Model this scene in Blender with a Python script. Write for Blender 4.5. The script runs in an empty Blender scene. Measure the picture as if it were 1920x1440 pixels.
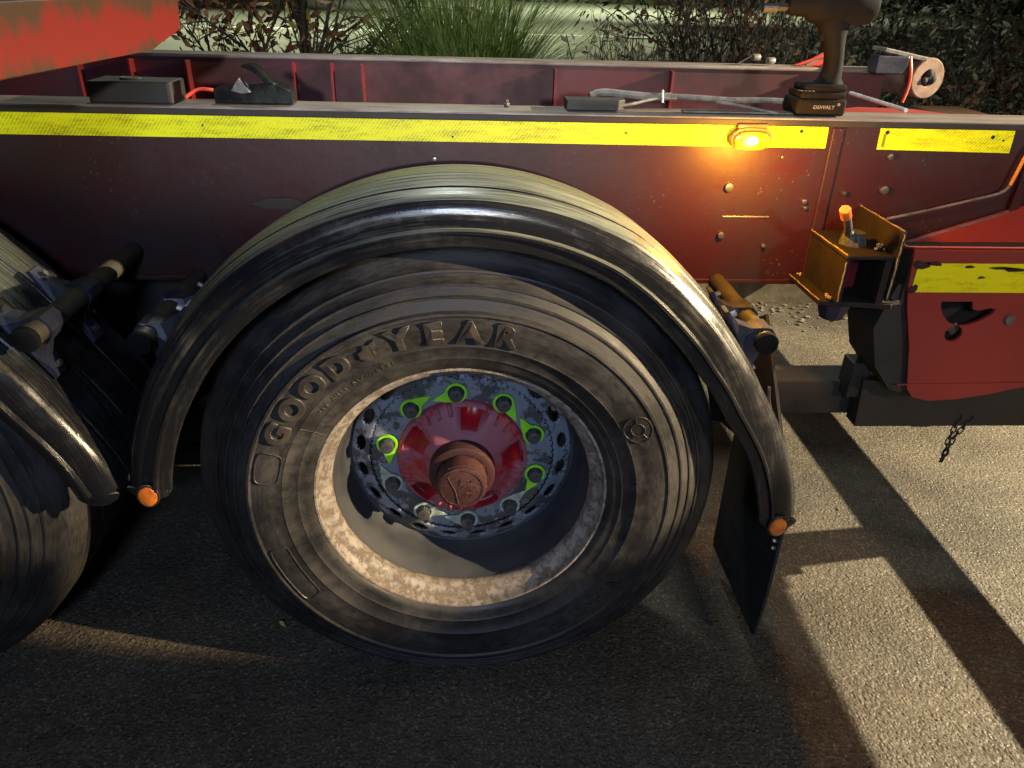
import bpy, bmesh, math, random
from mathutils import Vector, Matrix, noise as mnoise
R = math.radians
random.seed(7)
sc = bpy.context.scene
col = sc.collection

# ---------------------------------------------------------------- camera
cx, cy, cz, pitch, yaw, roll, fpx = 0.0142, -1.2619, 1.4354, 0.4899, 0.0648, 0.0295, 1421.6
F = Vector((math.sin(yaw)*math.cos(pitch), math.cos(yaw)*math.cos(pitch), -math.sin(pitch)))
Rv = Vector((math.cos(yaw), -math.sin(yaw), 0)); Uv = Rv.cross(F)
R2 = math.cos(roll)*Rv + math.sin(roll)*Uv; U2 = -math.sin(roll)*Rv + math.cos(roll)*Uv
cam = bpy.data.cameras.new('camera'); camo = bpy.data.objects.new('camera', cam); col.objects.link(camo)
M = Matrix((R2, U2, -F)).transposed().to_4x4(); M.translation = Vector((cx, cy, cz))
camo.matrix_world = M
cam.sensor_width = 36; cam.lens = fpx/1920*36; cam.clip_start = 0.02; cam.clip_end = 400
sc.camera = camo

# ---------------------------------------------------------------- world: night sky
w = bpy.data.worlds.new('World'); sc.world = w; w.use_nodes = True
wn = w.node_tree.nodes; wl = w.node_tree.links
bg = wn['Background']
sky = wn.new('ShaderNodeTexSky'); sky.sky_type = 'NISHITA'; sky.sun_disc = False
sky.sun_elevation = R(2); sky.sun_rotation = R(120)
wm = wn.new('ShaderNodeMix'); wm.data_type = 'RGBA'; wm.inputs[0].default_value = 0.8
wl.new(sky.outputs[0], wm.inputs[6]); wm.inputs[7].default_value = (1.0, 0.78, 0.55, 1)
wl.new(wm.outputs[2], bg.inputs[0]); bg.inputs[1].default_value = 0.02

sc.view_settings.view_transform = 'Standard'; sc.view_settings.look = 'None'
sc.view_settings.exposure = 0; sc.view_settings.gamma = 1; sc.view_settings.use_curve_mapping = False

# ---------------------------------------------------------------- lamps of the yard and added fill spots
def lamp(name, kind, loc, target, energy, color, size=0.1, spot=60, blend=0.3, soft=None):
    l = bpy.data.lights.new(name, kind); o = bpy.data.objects.new(name, l); col.objects.link(o)
    o.location = loc; l.energy = energy; l.color = color
    if target is not None:
        d = Vector(target)-Vector(loc); o.rotation_euler = d.to_track_quat('-Z', 'Y').to_euler()
    if kind == 'AREA': l.size = size
    elif kind == 'SUN': l.angle = size
    else: l.shadow_soft_size = size
    if kind == 'SPOT': l.spot_size = R(spot); l.spot_blend = blend
    return o
lamp('yard_lamp_rear', 'SPOT', (5.0, 0.9, 2.6), (1.35, 0.5, 0), 3700, (1, .84, .55), .02, 56, .5)
ks = lamp('yard_lamp_side', 'SPOT', (2.6, -1.02, 1.62), (.12, 0, .70), 1150, (1, .76, .44), .02, 18.5, .3); ks.scale = (.60, 1, 1)
lamp('guard_end_fill_spot', 'SPOT', (2.6, -1.02, 1.62), (-.76, -.03, .66), 850, (1, .78, .48), .02, 9, .5)  # added fill that lights only the end of the left mudguard
lamp('right_fill_spot', 'SPOT', (2.3, -2.6, 1.9), (1.35, .3, .6), 95, (1, .86, .64), .05, 46, .6)  # added warm fill for the right panel and the shadowed ground
lamp('work_lamp_cool', 'AREA', (-.15, -2.6, 2.05), (0, .2, .7), 36, (.50, .66, 1), .35)
ht = lamp('tape_fill_spot', 'SPOT', (.1, -3.4, 1.75), (.1, .45, 1.34), 350, (1, .97, .92), .04, 50, .7); ht.scale = (1, .27, 1)  # added spot that brightens the tape band in place of its retroreflection
lamp('street_lamp_back', 'SPOT', (-3, 24.0, 9), (-3, 24.5, 0), 8500, (.95, 1, .74), .25, 112, .3)
lamp('street_lamp_far', 'SPOT', (9, 44.0, 10), (9, 46, 0), 14000, (.95, 1, .74), .25, 130, .3)
lamp('street_lamp_near', 'POINT', (-.3, 3.7, 4.9), None, 420, (.93, 1, .86), .3)
lamp('night_sun', 'SUN', (0, 0, 10), (-1.0, 1.2, 7.6), .02, (1, .9, .75), R(3))

# ---------------------------------------------------------------- materials
def new_mat(name):
    m = bpy.data.materials.new(name); m.use_nodes = True
    return m, m.node_tree.nodes, m.node_tree.links, m.node_tree.nodes['Principled BSDF']
def ramp(n, l, src, stops):
    r = n.new('ShaderNodeValToRGB'); l.new(src, r.inputs[0])
    e = r.color_ramp.elements
    while len(e) < len(stops): e.new(.5)
    for i, (p, c) in enumerate(stops):
        e[i].position = p; e[i].color = (*c, 1) if len(c) == 3 else c
    return r
def noise(n, l, vec, scale, detail=4, rough=.6, dist=0):
    t = n.new('ShaderNodeTexNoise'); t.inputs['Scale'].default_value = scale
    t.inputs['Detail'].default_value = detail; t.inputs['Roughness'].default_value = rough
    t.inputs['Distortion'].default_value = dist
    if vec is not None: l.new(vec, t.inputs['Vector'])
    return t
def coords(n, l, scale=(1, 1, 1), polar=False):
    tc = n.new('ShaderNodeTexCoord'); src = tc.outputs['Object']
    if polar:   # (radius, y, angle) about the wheel axis
        sp = n.new('ShaderNodeSeparateXYZ'); l.new(src, sp.inputs[0])
        cb = n.new('ShaderNodeCombineXYZ'); l.new(sp.outputs[0], cb.inputs[0]); l.new(sp.outputs[2], cb.inputs[1])
        ln = n.new('ShaderNodeVectorMath'); ln.operation = 'LENGTH'; l.new(cb.outputs[0], ln.inputs[0])
        nm = n.new('ShaderNodeVectorMath'); nm.operation = 'NORMALIZE'; l.new(cb.outputs[0], nm.inputs[0])
        s2 = n.new('ShaderNodeSeparateXYZ'); l.new(nm.outputs[0], s2.inputs[0])
        # keep direction as two coordinates so there is no seam; radius and y squeezed into z
        ad = n.new('ShaderNodeMath'); ad.operation = 'MULTIPLY_ADD'; l.new(sp.outputs[1], ad.inputs[0]); ad.inputs[1].default_value = 1.7; l.new(ln.outputs[1], ad.inputs[2])
        c3 = n.new('ShaderNodeCombineXYZ'); l.new(s2.outputs[0], c3.inputs[0]); l.new(s2.outputs[1], c3.inputs[1]); l.new(ad.outputs[0], c3.inputs[2])
        src = c3.outputs[0]
    mp = n.new('ShaderNodeMapping'); mp.inputs['Scale'].default_value = scale; l.new(src, mp.inputs[0])
    return mp.outputs[0]
def bump(n, l, p, h, strength, dist):
    b = n.new('ShaderNodeBump'); b.inputs['Strength'].default_value = strength; b.inputs['Distance'].default_value = dist
    l.new(h, b.inputs['Height']); l.new(b.outputs[0], p.inputs['Normal']); return b
def mat(name, c1, c2=None, scale=12, rough=.6, metal=0, bs=.3, bd=.002, stretch=(1, 1, 1), polar=False, lo=.4, hi=.62, r2=None, fine=None, coat=0):
    m, n, l, p = new_mat(name)
    v = coords(n, l, stretch, polar)
    t = noise(n, l, v, scale, 6, .65)
    r = ramp(n, l, t.outputs[0], [(lo, c1), (hi, c2 or c1)])
    l.new(r.outputs[0], p.inputs['Base Color'])
    rr = ramp(n, l, t.outputs[0], [(lo, (rough,)*3), (hi, (r2 if r2 is not None else min(1, rough+.15),)*3)])
    l.new(rr.outputs[0], p.inputs['Roughness'])
    p.inputs['Metallic'].default_value = metal
    if coat: p.inputs['Coat Weight'].default_value = coat; p.inputs['Coat Roughness'].default_value = .15
    f = noise(n, l, coords(n, l, stretch, polar), fine or scale*6, 4, .6)
    bump(n, l, p, f.outputs[0], bs, bd)
    return m
def layered(name, base, blotch, scale, lo, hi, rough=.55, r2=.85, metal=0, fleck=None, bs=.4, polar=False, stretch=(1, 1, 1)):
    """paint with clearly edged dirt or chips, and speckle"""
    m, n, l, p = new_mat(name)
    v = coords(n, l, stretch, polar)
    a = noise(n, l, v, scale, 8, .72)
    k = ramp(n, l, a.outputs[0], [(lo, (0, 0, 0)), (hi, (1, 1, 1))])
    b = noise(n, l, coords(n, l), scale*.35, 3, .5)
    v1 = n.new('ShaderNodeMix'); v1.data_type = 'RGBA'; v1.blend_type = 'MULTIPLY'; v1.inputs[0].default_value = .6
    v1.inputs[6].default_value = (*base, 1); l.new(ramp(n, l, b.outputs[0], [(.3, (.45, .45, .45)), (.7, (1, 1, 1))]).outputs[0], v1.inputs[7])
    mx = n.new('ShaderNodeMix'); mx.data_type = 'RGBA'; l.new(k.outputs[0], mx.inputs[0]); l.new(v1.outputs[2], mx.inputs[6]); mx.inputs[7].default_value = (*blotch, 1)
    out = mx.outputs[2]
    if fleck:
        vv = n.new('ShaderNodeTexVoronoi'); vv.inputs['Scale'].default_value = fleck[1]; l.new(coords(n, l), vv.inputs['Vector'])
        mk = noise(n, l, coords(n, l, (1, 1, 1.6)), 6, 4, .6); vd = n.new('ShaderNodeMath'); vd.operation = 'SUBTRACT'
        vk = ramp(n, l, mk.outputs[0], [(.52, (0, 0, 0)), (.72, (.22, .22, .22))]); l.new(vv.outputs['Distance'], vd.inputs[0]); l.new(vk.outputs[0], vd.inputs[1])
        kk = ramp(n, l, vd.outputs[0], [(.02, (1, 1, 1)), (.08, (0, 0, 0))])
        m2 = n.new('ShaderNodeMix'); m2.data_type = 'RGBA'; l.new(kk.outputs[0], m2.inputs[0]); l.new(out, m2.inputs[6]); m2.inputs[7].default_value = (*fleck[0], 1)
        out = m2.outputs[2]
    l.new(out, p.inputs['Base Color'])
    l.new(ramp(n, l, a.outputs[0], [(lo, (rough,)*3), (hi, (r2,)*3)]).outputs[0], p.inputs['Roughness'])
    p.inputs['Metallic'].default_value = metal
    h = n.new('ShaderNodeMath'); h.operation = 'MULTIPLY_ADD'; l.new(k.outputs[0], h.inputs[0]); h.inputs[1].default_value = .8
    l.new(noise(n, l, coords(n, l), scale*8, 4, .6).outputs[0], h.inputs[2])
    bump(n, l, p, h.outputs[0], bs, .0015)
    return m

MT = {}
MT['rail'] = layered('red_frame_paint', (.056, .0085, .010), (.020, .009, .009), 3, .44, .66, .42, .62, bs=.2, fleck=((.065, .038, .032), 75))
MT['rail_in'] = mat('red_inner_paint', (.095, .009, .013), (.045, .010, .012), 5, .45, bs=.15)
MT['stiff'] = mat('bright_red_paint', (.24, .015, .018), (.12, .010, .012), 9, .4, bs=.1)
MT['top'] = mat('worn_steel_flange', (.30, .27, .25), (.09, .05, .045), 5, .42, .35, .3, .001, (1, 6, 6), lo=.35, hi=.7)
MT['panel'] = layered('red_panel_paint', (.36, .04, .03), (.20, .035, .026), 5, .5, .66, .42, .6, bs=.12)
MT['beam'] = None
MT['dark'] = mat('dark_underframe_paint', (.02, .017, .015), (.035, .028, .022), 8, .55, bs=.3)
MT['steel'] = mat('dull_steel', (.22, .21, .2), (.1, .09, .08), 20, .35, .8)
MT['rubber'] = mat('black_rubber', (.007, .007, .007), (.016, .015, .014), 14, .5, bs=.3, bd=.001)
MT['plastic'] = mat('black_tool_plastic', (.0045, .0045, .005), (.010, .009, .009), 14, .72, bs=.3, bd=.0005)
MT['plastic'].node_tree.nodes['Principled BSDF'].inputs['Specular IOR Level'].default_value = .12
MT['guard0'] = mat('black_mudguard_plastic', (.009, .009, .011), (.022, .020, .017), 4, .2, 0, .12, .001, (.8, .8, 22), True, .46, .8, .36, fine=30)
MT['flap'] = mat('mud_flap_rubber', (.008, .008, .008), (.014, .013, .012), 20, .75)
MT['nut'] = layered('dark_nut_steel', (.075, .078, .085), (.03, .027, .022), 60, .5, .6, .5, .8, .2, bs=.4)
MT['green'] = mat('green_indicator_plastic', (.22, .66, .02), (.28, .7, .03), 20, .4)
MT['pale'] = mat('dusty_indicator_plastic', (.40, .52, .42), (.26, .30, .24), 50, .55)
MT['hub'] = layered('maroon_hub_paint', (.36, .010, .026), (.27, .085, .115), 12, .40, .5, .30, .62, bs=.12)
MT['hubred'] = mat('clean_red_hub_recess', (.34, .008, .014), (.20, .008, .014), 20, .25, bs=.1)
MT['hubdark'] = mat('dark_maroon_hub_barrel', (.05, .016, .016), (.035, .014, .013), 25, .5)
MT['copper'] = layered('worn_hub_cap', (.11, .045, .042), (.055, .027, .025), 60, .5, .6, .42, .6, .3, bs=.6)
MT['disc'] = layered('grey_disc_paint', (.22, .25, .30), (.065, .065, .065), 13, .50, .53, .42, .8, fleck=((.04, .04, .04), 75), bs=.35)
MT['rim'] = layered('chipped_rim_paint', (.34, .30, .26), (.15, .115, .085), 48, .46, .56, .5, .85, fleck=((.06, .05, .04), 60), bs=.7)
MT['barrel'] = mat('dusty_dark_rim_barrel', (.030, .034, .042), (.045, .047, .052), 9, .5, bs=.3)
MT['stay'] = mat('primed_pipe', (.06, .05, .035), (.035, .03, .024), 25, .5, bs=.3)
MT['clamp'] = mat('dark_blue_black_clamp', (.018, .02, .038), (.03, .03, .045), 25, .35, bs=.2)
MT['orange'] = mat('orange_reflector', (.75, .2, .02), (.4, .09, .02), 60, .25, bs=.6, coat=.6)
MT['redhose'] = mat('orange_red_hose', (.75, .06, .02), None, 20, .4)
MT['white'] = mat('white_rod_paint', (.75, .73, .7), (.5, .48, .45), 30, .45)
MT['cable'] = mat('grey_cable', (.20, .19, .175), (.10, .09, .08), 40, .45)
MT['orangepipe'] = mat('orange_air_line', (.8, .28, .02), None, 20, .4)
MT['pipe_end'] = mat('sandy_pipe_end', (.20, .12, .085), (.12, .075, .055), 20, .7)
MT['foliage'] = mat('dark_green_leaf', (.028, .04, .015), (.055, .065, .03), 30, .6)
MT['foliage2'] = mat('grey_green_leaf', (.13, .14, .08), (.24, .24, .15), 30, .55)
MT['brown_leaf'] = mat('brown_oak_leaf', (.12, .052, .02), (.20, .09, .035), 18, .55)
MT['yellow_leaf'] = mat('yellow_leaf', (.35, .27, .05), None, 18, .55)
MT['bark'] = mat('dark_bark', (.03, .02, .014), (.06, .045, .03), 40, .8)
MT['twig'] = mat('straw_twig', (.13, .10, .06), (.20, .16, .10), 30, .7)
MT['grass'] = mat('grass_blade', (.045, .11, .02), (.28, .34, .10), 9, .45)
MT['grass_dry'] = mat('dry_grass_blade', (.13, .11, .035), (.10, .10, .03), 5, .55)
MT['kerb'] = mat('kerb_concrete', (.17, .14, .10), (.09, .075, .05), 9, .85, bs=.8)
MT['earth'] = mat('bed_earth', (.035, .025, .016), (.06, .045, .028), 10, .95, bs=.8, bd=.01)
MT['paintline'] = mat('worn_white_line', (.62, .62, .55), (.45, .45, .40), 3, .8)
MT['weld'] = mat('pale_edge_metal', (.5, .38, .22), (.25, .15, .08), 60, .4, .4, .8, .003)
MT['letter_dark'] = None

def tyre_mat():
    m, n, l, p = new_mat('tyre_rubber')
    t = noise(n, l, coords(n, l, (5, 5, 42), True), 3, 8, .75)
    t2 = noise(n, l, coords(n, l), 7, 5, .6)
    a = n.new('ShaderNodeMath'); a.operation = 'MULTIPLY'; l.new(t.outputs[0], a.inputs[0]); l.new(t2.outputs[0], a.inputs[1])
    l.new(ramp(n, l, a.outputs[0], [(.18, (.012, .0115, .012)), (.40, (.040, .037, .034))]).outputs[0], p.inputs['Base Color'])
    l.new(ramp(n, l, a.outputs[0], [(.18, (.42,)*3), (.34, (.68,)*3)]).outputs[0], p.inputs['Roughness'])
    f = noise(n, l, coords(n, l), 160, 4, .7)
    bump(n, l, p, f.outputs[0], .3, .0012)
    return m
MT['tyre'] = tyre_mat()
MT['letter'] = mat('raised_tyre_lettering', (.022, .02, .018), (.04, .034, .028), 30, .38, bs=.2, bd=.0006)

def guard_mat():
    m, n, l, p = new_mat('scuffed_black_mudguard_plastic')
    st = noise(n, l, coords(n, l, (.9, .9, 34), True), 5, 5, .65)          # rubbed streaks along the arch
    pt = noise(n, l, coords(n, l), 7, 7, .7)                              # patches of dried spray
    sp = noise(n, l, coords(n, l), 90, 3, .7)
    a = n.new('ShaderNodeMath'); a.operation = 'MULTIPLY'; l.new(st.outputs[0], a.inputs[0]); l.new(pt.outputs[0], a.inputs[1])
    b = n.new('ShaderNodeMath'); b.operation = 'MULTIPLY_ADD'; l.new(sp.outputs[0], b.inputs[0]); b.inputs[1].default_value = .10; l.new(a.outputs[0], b.inputs[2])
    l.new(ramp(n, l, b.outputs[0], [(.29, (.010, .010, .012)), (.40, (.026, .024, .021)), (.52, (.085, .078, .062))]).outputs[0], p.inputs['Base Color'])
    l.new(ramp(n, l, b.outputs[0], [(.28, (.20,)*3), (.48, (.5,)*3)]).outputs[0], p.inputs['Roughness'])
    # pale green sheen painted in as a dusty tone on upward faces, streaked
    geo = n.new('ShaderNodeNewGeometry'); gs = n.new('ShaderNodeSeparateXYZ'); l.new(geo.outputs['True Normal'], gs.inputs[0])
    up = ramp(n, l, gs.outputs[2], [(.55, (0, 0, 0)), (.93, (1, 1, 1))])
    sr = ramp(n, l, st.outputs[0], [(.36, (.15,)*3), (.6, (.9,)*3)])
    df = n.new('ShaderNodeMath'); df.operation = 'MULTIPLY'; l.new(up.outputs[0], df.inputs[0]); l.new(sr.outputs[0], df.inputs[1])
    old = p.inputs['Base Color'].links[0].from_socket
    mx = n.new('ShaderNodeMix'); mx.data_type = 'RGBA'; l.new(df.outputs[0], mx.inputs[0]); l.new(old, mx.inputs[6]); mx.inputs[7].default_value = (.20, .215, .17, 1)
    l.new(mx.outputs[2], p.inputs['Base Color'])
    ro = p.inputs['Roughness'].links[0].from_socket
    ra = n.new('ShaderNodeMath'); ra.operation = 'MULTIPLY_ADD'; l.new(df.outputs[0], ra.inputs[0]); ra.inputs[1].default_value = .35; l.new(ro, ra.inputs[2]); l.new(ra.outputs[0], p.inputs['Roughness'])
    h = n.new('ShaderNodeMath'); h.operation = 'ADD'; l.new(st.outputs[0], h.inputs[0]); l.new(pt.outputs[0], h.inputs[1])
    bump(n, l, p, h.outputs[0], .25, .0015)
    return m
MT['guard'] = guard_mat()
def beam_mat():
    m, n, l, p = new_mat('streaked_red_beam_paint')
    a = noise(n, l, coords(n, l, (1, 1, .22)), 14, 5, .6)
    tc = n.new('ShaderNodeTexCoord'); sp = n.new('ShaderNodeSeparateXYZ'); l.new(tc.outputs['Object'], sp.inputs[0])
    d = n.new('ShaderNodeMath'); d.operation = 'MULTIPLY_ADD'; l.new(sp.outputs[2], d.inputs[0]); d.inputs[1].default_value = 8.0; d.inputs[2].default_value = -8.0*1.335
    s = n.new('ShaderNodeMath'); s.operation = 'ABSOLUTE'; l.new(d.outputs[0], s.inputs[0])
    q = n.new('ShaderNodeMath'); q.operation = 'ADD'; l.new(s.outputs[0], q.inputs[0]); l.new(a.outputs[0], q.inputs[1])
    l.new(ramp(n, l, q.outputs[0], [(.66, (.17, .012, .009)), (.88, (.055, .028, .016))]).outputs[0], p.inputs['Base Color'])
    p.inputs['Roughness'].default_value = .45
    bump(n, l, p, a.outputs[0], .3, .002)
    return m
MT['beam'] = beam_mat()

def tape_mat(name='reflective_yellow_tape', c=(.93, .95, .0), c2=(.42, .42, .0), stripes=True):
    m, n, l, p = new_mat(name)
    wv = n.new('ShaderNodeTexWave'); wv.wave_type = 'BANDS'; wv.bands_direction = 'X'; wv.inputs['Scale'].default_value = 1
    mp = n.new('ShaderNodeMapping'); tc = n.new('ShaderNodeTexCoord'); l.new(tc.outputs['Object'], mp.inputs[0])
    mp.inputs['Rotation'].default_value = (0, R(-38), 0); mp.inputs['Scale'].default_value = (52, 52, 52)
    l.new(mp.outputs[0], wv.inputs['Vector'])
    t = noise(n, l, coords(n, l, (1, 1, 5)), 9, 7, .75)
    t2 = noise(n, l, coords(n, l, (1, 1, 1)), 170, 3, .7)
    a = n.new('ShaderNodeMath'); a.operation = 'MULTIPLY_ADD'; l.new(wv.outputs['Fac'], a.inputs[0]); a.inputs[1].default_value = .13 if stripes else .05; l.new(t.outputs[0], a.inputs[2])
    b = n.new('ShaderNodeMath'); b.operation = 'MULTIPLY_ADD'; l.new(t2.outputs[0], b.inputs[0]); b.inputs[1].default_value = .30; l.new(a.outputs[0], b.inputs[2])
    l.new(ramp(n, l, b.outputs[0], [(.68, c), (.90, c2)]).outputs[0], p.inputs['Base Color'])
    p.inputs['Roughness'].default_value = .45
    return m
MT['tape'] = tape_mat()
MT['tape_worn'] = tape_mat('worn_yellow_tape', (.92, .80, .0), (.55, .42, .0), False)

def asphalt_mat():
    m, n, l, p = new_mat('asphalt')
    v = coords(n, l)
    vo = n.new('ShaderNodeTexVoronoi'); vo.inputs['Scale'].default_value = 210; l.new(v, vo.inputs['Vector'])
    vo2 = n.new('ShaderNodeTexVoronoi'); vo2.inputs['Scale'].default_value = 135; vo2.feature = 'F1'; l.new(v, vo2.inputs['Vector'])
    t = noise(n, l, v, 3, 5, .6); t3 = noise(n, l, v, 60, 5, .7)
    c = ramp(n, l, vo.outputs['Color'], [(.15, (.060, .049, .036)), (.7, (.098, .082, .060)), (.95, (.21, .185, .14))])
    k = ramp(n, l, t.outputs[0], [(.3, (.62, .6, .58)), (.7, (1.15, 1.12, 1.06))])
    mx = n.new('ShaderNodeMix'); mx.data_type = 'RGBA'; mx.blend_type = 'MULTIPLY'; mx.inputs[0].default_value = 1
    l.new(c.outputs[0], mx.inputs[6]); l.new(k.outputs[0], mx.inputs[7]); stn = noise(n, l, coords(n, l, (1, 1.6, 1)), 1.1, 6, .7, .6)
    sk = ramp(n, l, stn.outputs[0], [(.38, (.45, .43, .42)), (.50, (.95, .95, .95)), (.7, (1.12, 1.1, 1.05))])
    mst = n.new('ShaderNodeMix'); mst.data_type = 'RGBA'; mst.blend_type = 'MULTIPLY'; mst.inputs[0].default_value = .75
    l.new(mx.outputs[2], mst.inputs[6]); l.new(sk.outputs[0], mst.inputs[7]); l.new(mst.outputs[2], p.inputs['Base Color'])
    l.new(ramp(n, l, t3.outputs[0], [(.35, (.42,)*3), (.62, (.85,)*3)]).outputs[0], p.inputs['Roughness'])
    cs = n.new('ShaderNodeSeparateXYZ'); l.new(vo2.outputs['Color'], cs.inputs[0])
    inv = n.new('ShaderNodeMath'); inv.operation = 'SUBTRACT'; inv.inputs[0].default_value = 1.0; l.new(vo2.outputs['Distance'], inv.inputs[1])
    hm = n.new('ShaderNodeMath'); hm.operation = 'MULTIPLY'; l.new(inv.outputs[0], hm.inputs[0]); l.new(cs.outputs[0], hm.inputs[1])
    h = n.new('ShaderNodeMath'); h.operation = 'MULTIPLY_ADD'; l.new(t3.outputs[0], h.inputs[0]); h.inputs[1].default_value = .7; l.new(hm.outputs[0], h.inputs[2])
    bump(n, l, p, h.outputs[0], 1.0, .0042)
    return m
MT['asphalt'] = asphalt_mat()
MT['carpark'] = mat('pale_carpark_concrete', (.20, .215, .15), (.28, .29, .21), .8, .8, bs=.5, bd=.01, stretch=(1, .25, 1), lo=.3, hi=.7)

def lens_mat():
    m, n, l, p = new_mat('lit_amber_lens')
    tc = n.new('ShaderNodeTexCoord'); mp = n.new('ShaderNodeMapping'); l.new(tc.outputs['Object'], mp.inputs[0])
    mp.inputs['Scale'].default_value = (46, 0, 62)
    ln = n.new('ShaderNodeVectorMath'); ln.operation = 'LENGTH'; l.new(mp.outputs[0], ln.inputs[0])
    l.new(ramp(n, l, ln.outputs[1], [(.42, (1, .9, .55)), (.62, (1, .45, .02)), (1, (.85, .16, 0))]).outputs[0], p.inputs['Emission Color'])
    st = ramp(n, l, ln.outputs[1], [(.38, (1, 1, 1)), (.66, (.14, .14, .14)), (1, (.06, .06, .06))])
    mm = n.new('ShaderNodeMath'); mm.operation = 'MULTIPLY'; l.new(st.outputs[0], mm.inputs[0]); mm.inputs[1].default_value = 11
    l.new(mm.outputs[0], p.inputs['Emission Strength'])
    p.inputs['Base Color'].default_value = (.7, .2, .01, 1); p.inputs['Roughness'].default_value = .25
    return m
MT['lens'] = lens_mat()
MT['lamp_case'] = mat('amber_lamp_housing', (.42, .12, .02), (.3, .08, .02), 30, .4)

# ---------------------------------------------------------------- builders
def link(name, bm, m, parent=None, smooth=False, recalc=True):
    if recalc: bmesh.ops.recalc_face_normals(bm, faces=bm.faces)
    me = bpy.data.meshes.new(name); bm.to_mesh(me); bm.free()
    me.materials.append(MT[m] if isinstance(m, str) else m)
    if smooth:
        for p in me.polygons: p.use_smooth = True
        try: me.set_sharp_from_angle(angle=R(38))
        except Exception: pass
    o = bpy.data.objects.new(name, me); col.objects.link(o)
    if parent is not None: o.parent = parent
    return o
def thing(name, label, cat, loc=(0, 0, 0), group=None):
    o = bpy.data.objects.new(name, None); col.objects.link(o); o.location = loc
    o['label'] = label; o['category'] = cat
    if group: o['group'] = group
    return o
def tag(o, label, cat, group=None):
    o['label'] = label; o['category'] = cat
    if group: o['group'] = group
    return o
def box(bm, x0, x1, y0, y1, z0, z1, bev=0, M=None, seg=2):
    r = bmesh.ops.create_cube(bm, size=1)
    vs = r['verts']
    for v in vs: v.co = Vector(((x0+x1)/2+v.co.x*(x1-x0), (y0+y1)/2+v.co.y*(y1-y0), (z0+z1)/2+v.co.z*(z1-z0)))
    if bev:
        es = list({e for v in vs for e in v.link_edges})
        rr = bmesh.ops.bevel(bm, geom=es, offset=bev, segments=seg, profile=.5, affect='EDGES')
        vs = list({v for f in rr['faces'] for v in f.verts} | {v for v in vs if v.is_valid})
    if M is not None:
        for v in vs: v.co = M @ v.co
    return vs
def prism(bm, pts, a, b, axis='y', bev=0):
    """closed outline extruded along an axis; pts are the two other coordinates in xyz order"""
    def P(p, t):
        if axis == 'y': return Vector((p[0], t, p[1]))
        if axis == 'x': return Vector((t, p[0], p[1]))
        return Vector((p[0], p[1], t))
    A = [bm.verts.new(P(p, a)) for p in pts]; B = [bm.verts.new(P(p, b)) for p in pts]
    n = len(pts)
    fs = [bm.faces.new(A), bm.faces.new(B[::-1])]
    for i in range(n): fs.append(bm.faces.new((A[i], A[(i+1) % n], B[(i+1) % n], B[i])))
    if bev:
        es = list({e for f in fs for e in f.edges})
        bmesh.ops.bevel(bm, geom=es, offset=bev, segments=2, profile=.5, affect='EDGES')
    return A+B
def lathe(bm, prof, seg=128, a0=0, a1=2*math.pi, closed=False):
    """profile of (radius, y) turned about the y axis"""
    full = abs(a1-a0-2*math.pi) < 1e-6
    rows = []
    for i in range(seg if full else seg+1):
        a = a0+(a1-a0)*i/seg
        rows.append([bm.verts.new((r*math.cos(a), y, r*math.sin(a))) for r, y in prof])
    m = len(prof)
    for i in range(seg):
        A = rows[i]; B = rows[(i+1) % len(rows)]
        for j in range(m if closed else m-1):
            k = (j+1) % m
            try: bm.faces.new((A[j], A[k], B[k], B[j]))
            except ValueError: pass
    if closed and not full:
        bm.faces.new(rows[0]); bm.faces.new(rows[-1][::-1])
    return rows
def tube(bm, pts, r, seg=8, cap=True, taper=None):
    pts = [Vector(p) for p in pts]; rings = []
    up = Vector((0, 0, 1)); prev = None
    for i, p in enumerate(pts):
        t = (pts[min(i+1, len(pts)-1)]-pts[max(i-1, 0)]).normalized()
        u = (up if prev is None else prev); u = u-t*u.dot(t)
        if u.length < 1e-4: u = Vector((1, 0, 0))-t*t.x
        u.normalize(); prev = u; v = t.cross(u)
        rr = r if taper is None else r+(taper-r)*i/(len(pts)-1)
        rings.append([bm.verts.new(p+rr*(math.cos(2*math.pi*k/seg)*u+math.sin(2*math.pi*k/seg)*v)) for k in range(seg)])
    for A, B in zip(rings, rings[1:]):
        for k in range(seg): bm.faces.new((A[k], A[(k+1) % seg], B[(k+1) % seg], B[k]))
    if cap: bm.faces.new(rings[0][::-1]); bm.faces.new(rings[-1])
def smoothpath(pts, n=6):
    pts = [Vector(p) for p in pts]; out = []
    for i in range(len(pts)-1):
        p0 = pts[max(i-1, 0)]; p1 = pts[i]; p2 = pts[i+1]; p3 = pts[min(i+2, len(pts)-1)]
        for k in range(n):
            t = k/n
            out.append(.5*((2*p1)+(p2-p0)*t+(2*p0-5*p1+4*p2-p3)*t*t+(3*p1-p0-3*p2+p3)*t**3))
    out.append(pts[-1]); return out
def cyl(bm, c, axis, r, h, seg=20, r2=None, bev=0):
    ax = Vector(axis).normalized(); q = Vector((0, 0, 1)).rotation_difference(ax)
    rr = bmesh.ops.create_cone(bm, cap_ends=True, segments=seg, radius1=r, radius2=r if r2 is None else r2, depth=h)
    vs = rr['verts']
    if bev:
        es = [e for e in {e for v in vs for e in v.link_edges} if len(e.link_faces) == 2 and e.calc_face_angle(0) > R(50)]
        b = bmesh.ops.bevel(bm, geom=es, offset=bev, segments=2, profile=.5, affect='EDGES')
        vs = list({v for f in b['faces'] for v in f.verts} | {v for v in vs if v.is_valid})
    for v in vs: v.co = Vector(c)+q @ v.co
    return vs
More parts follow.
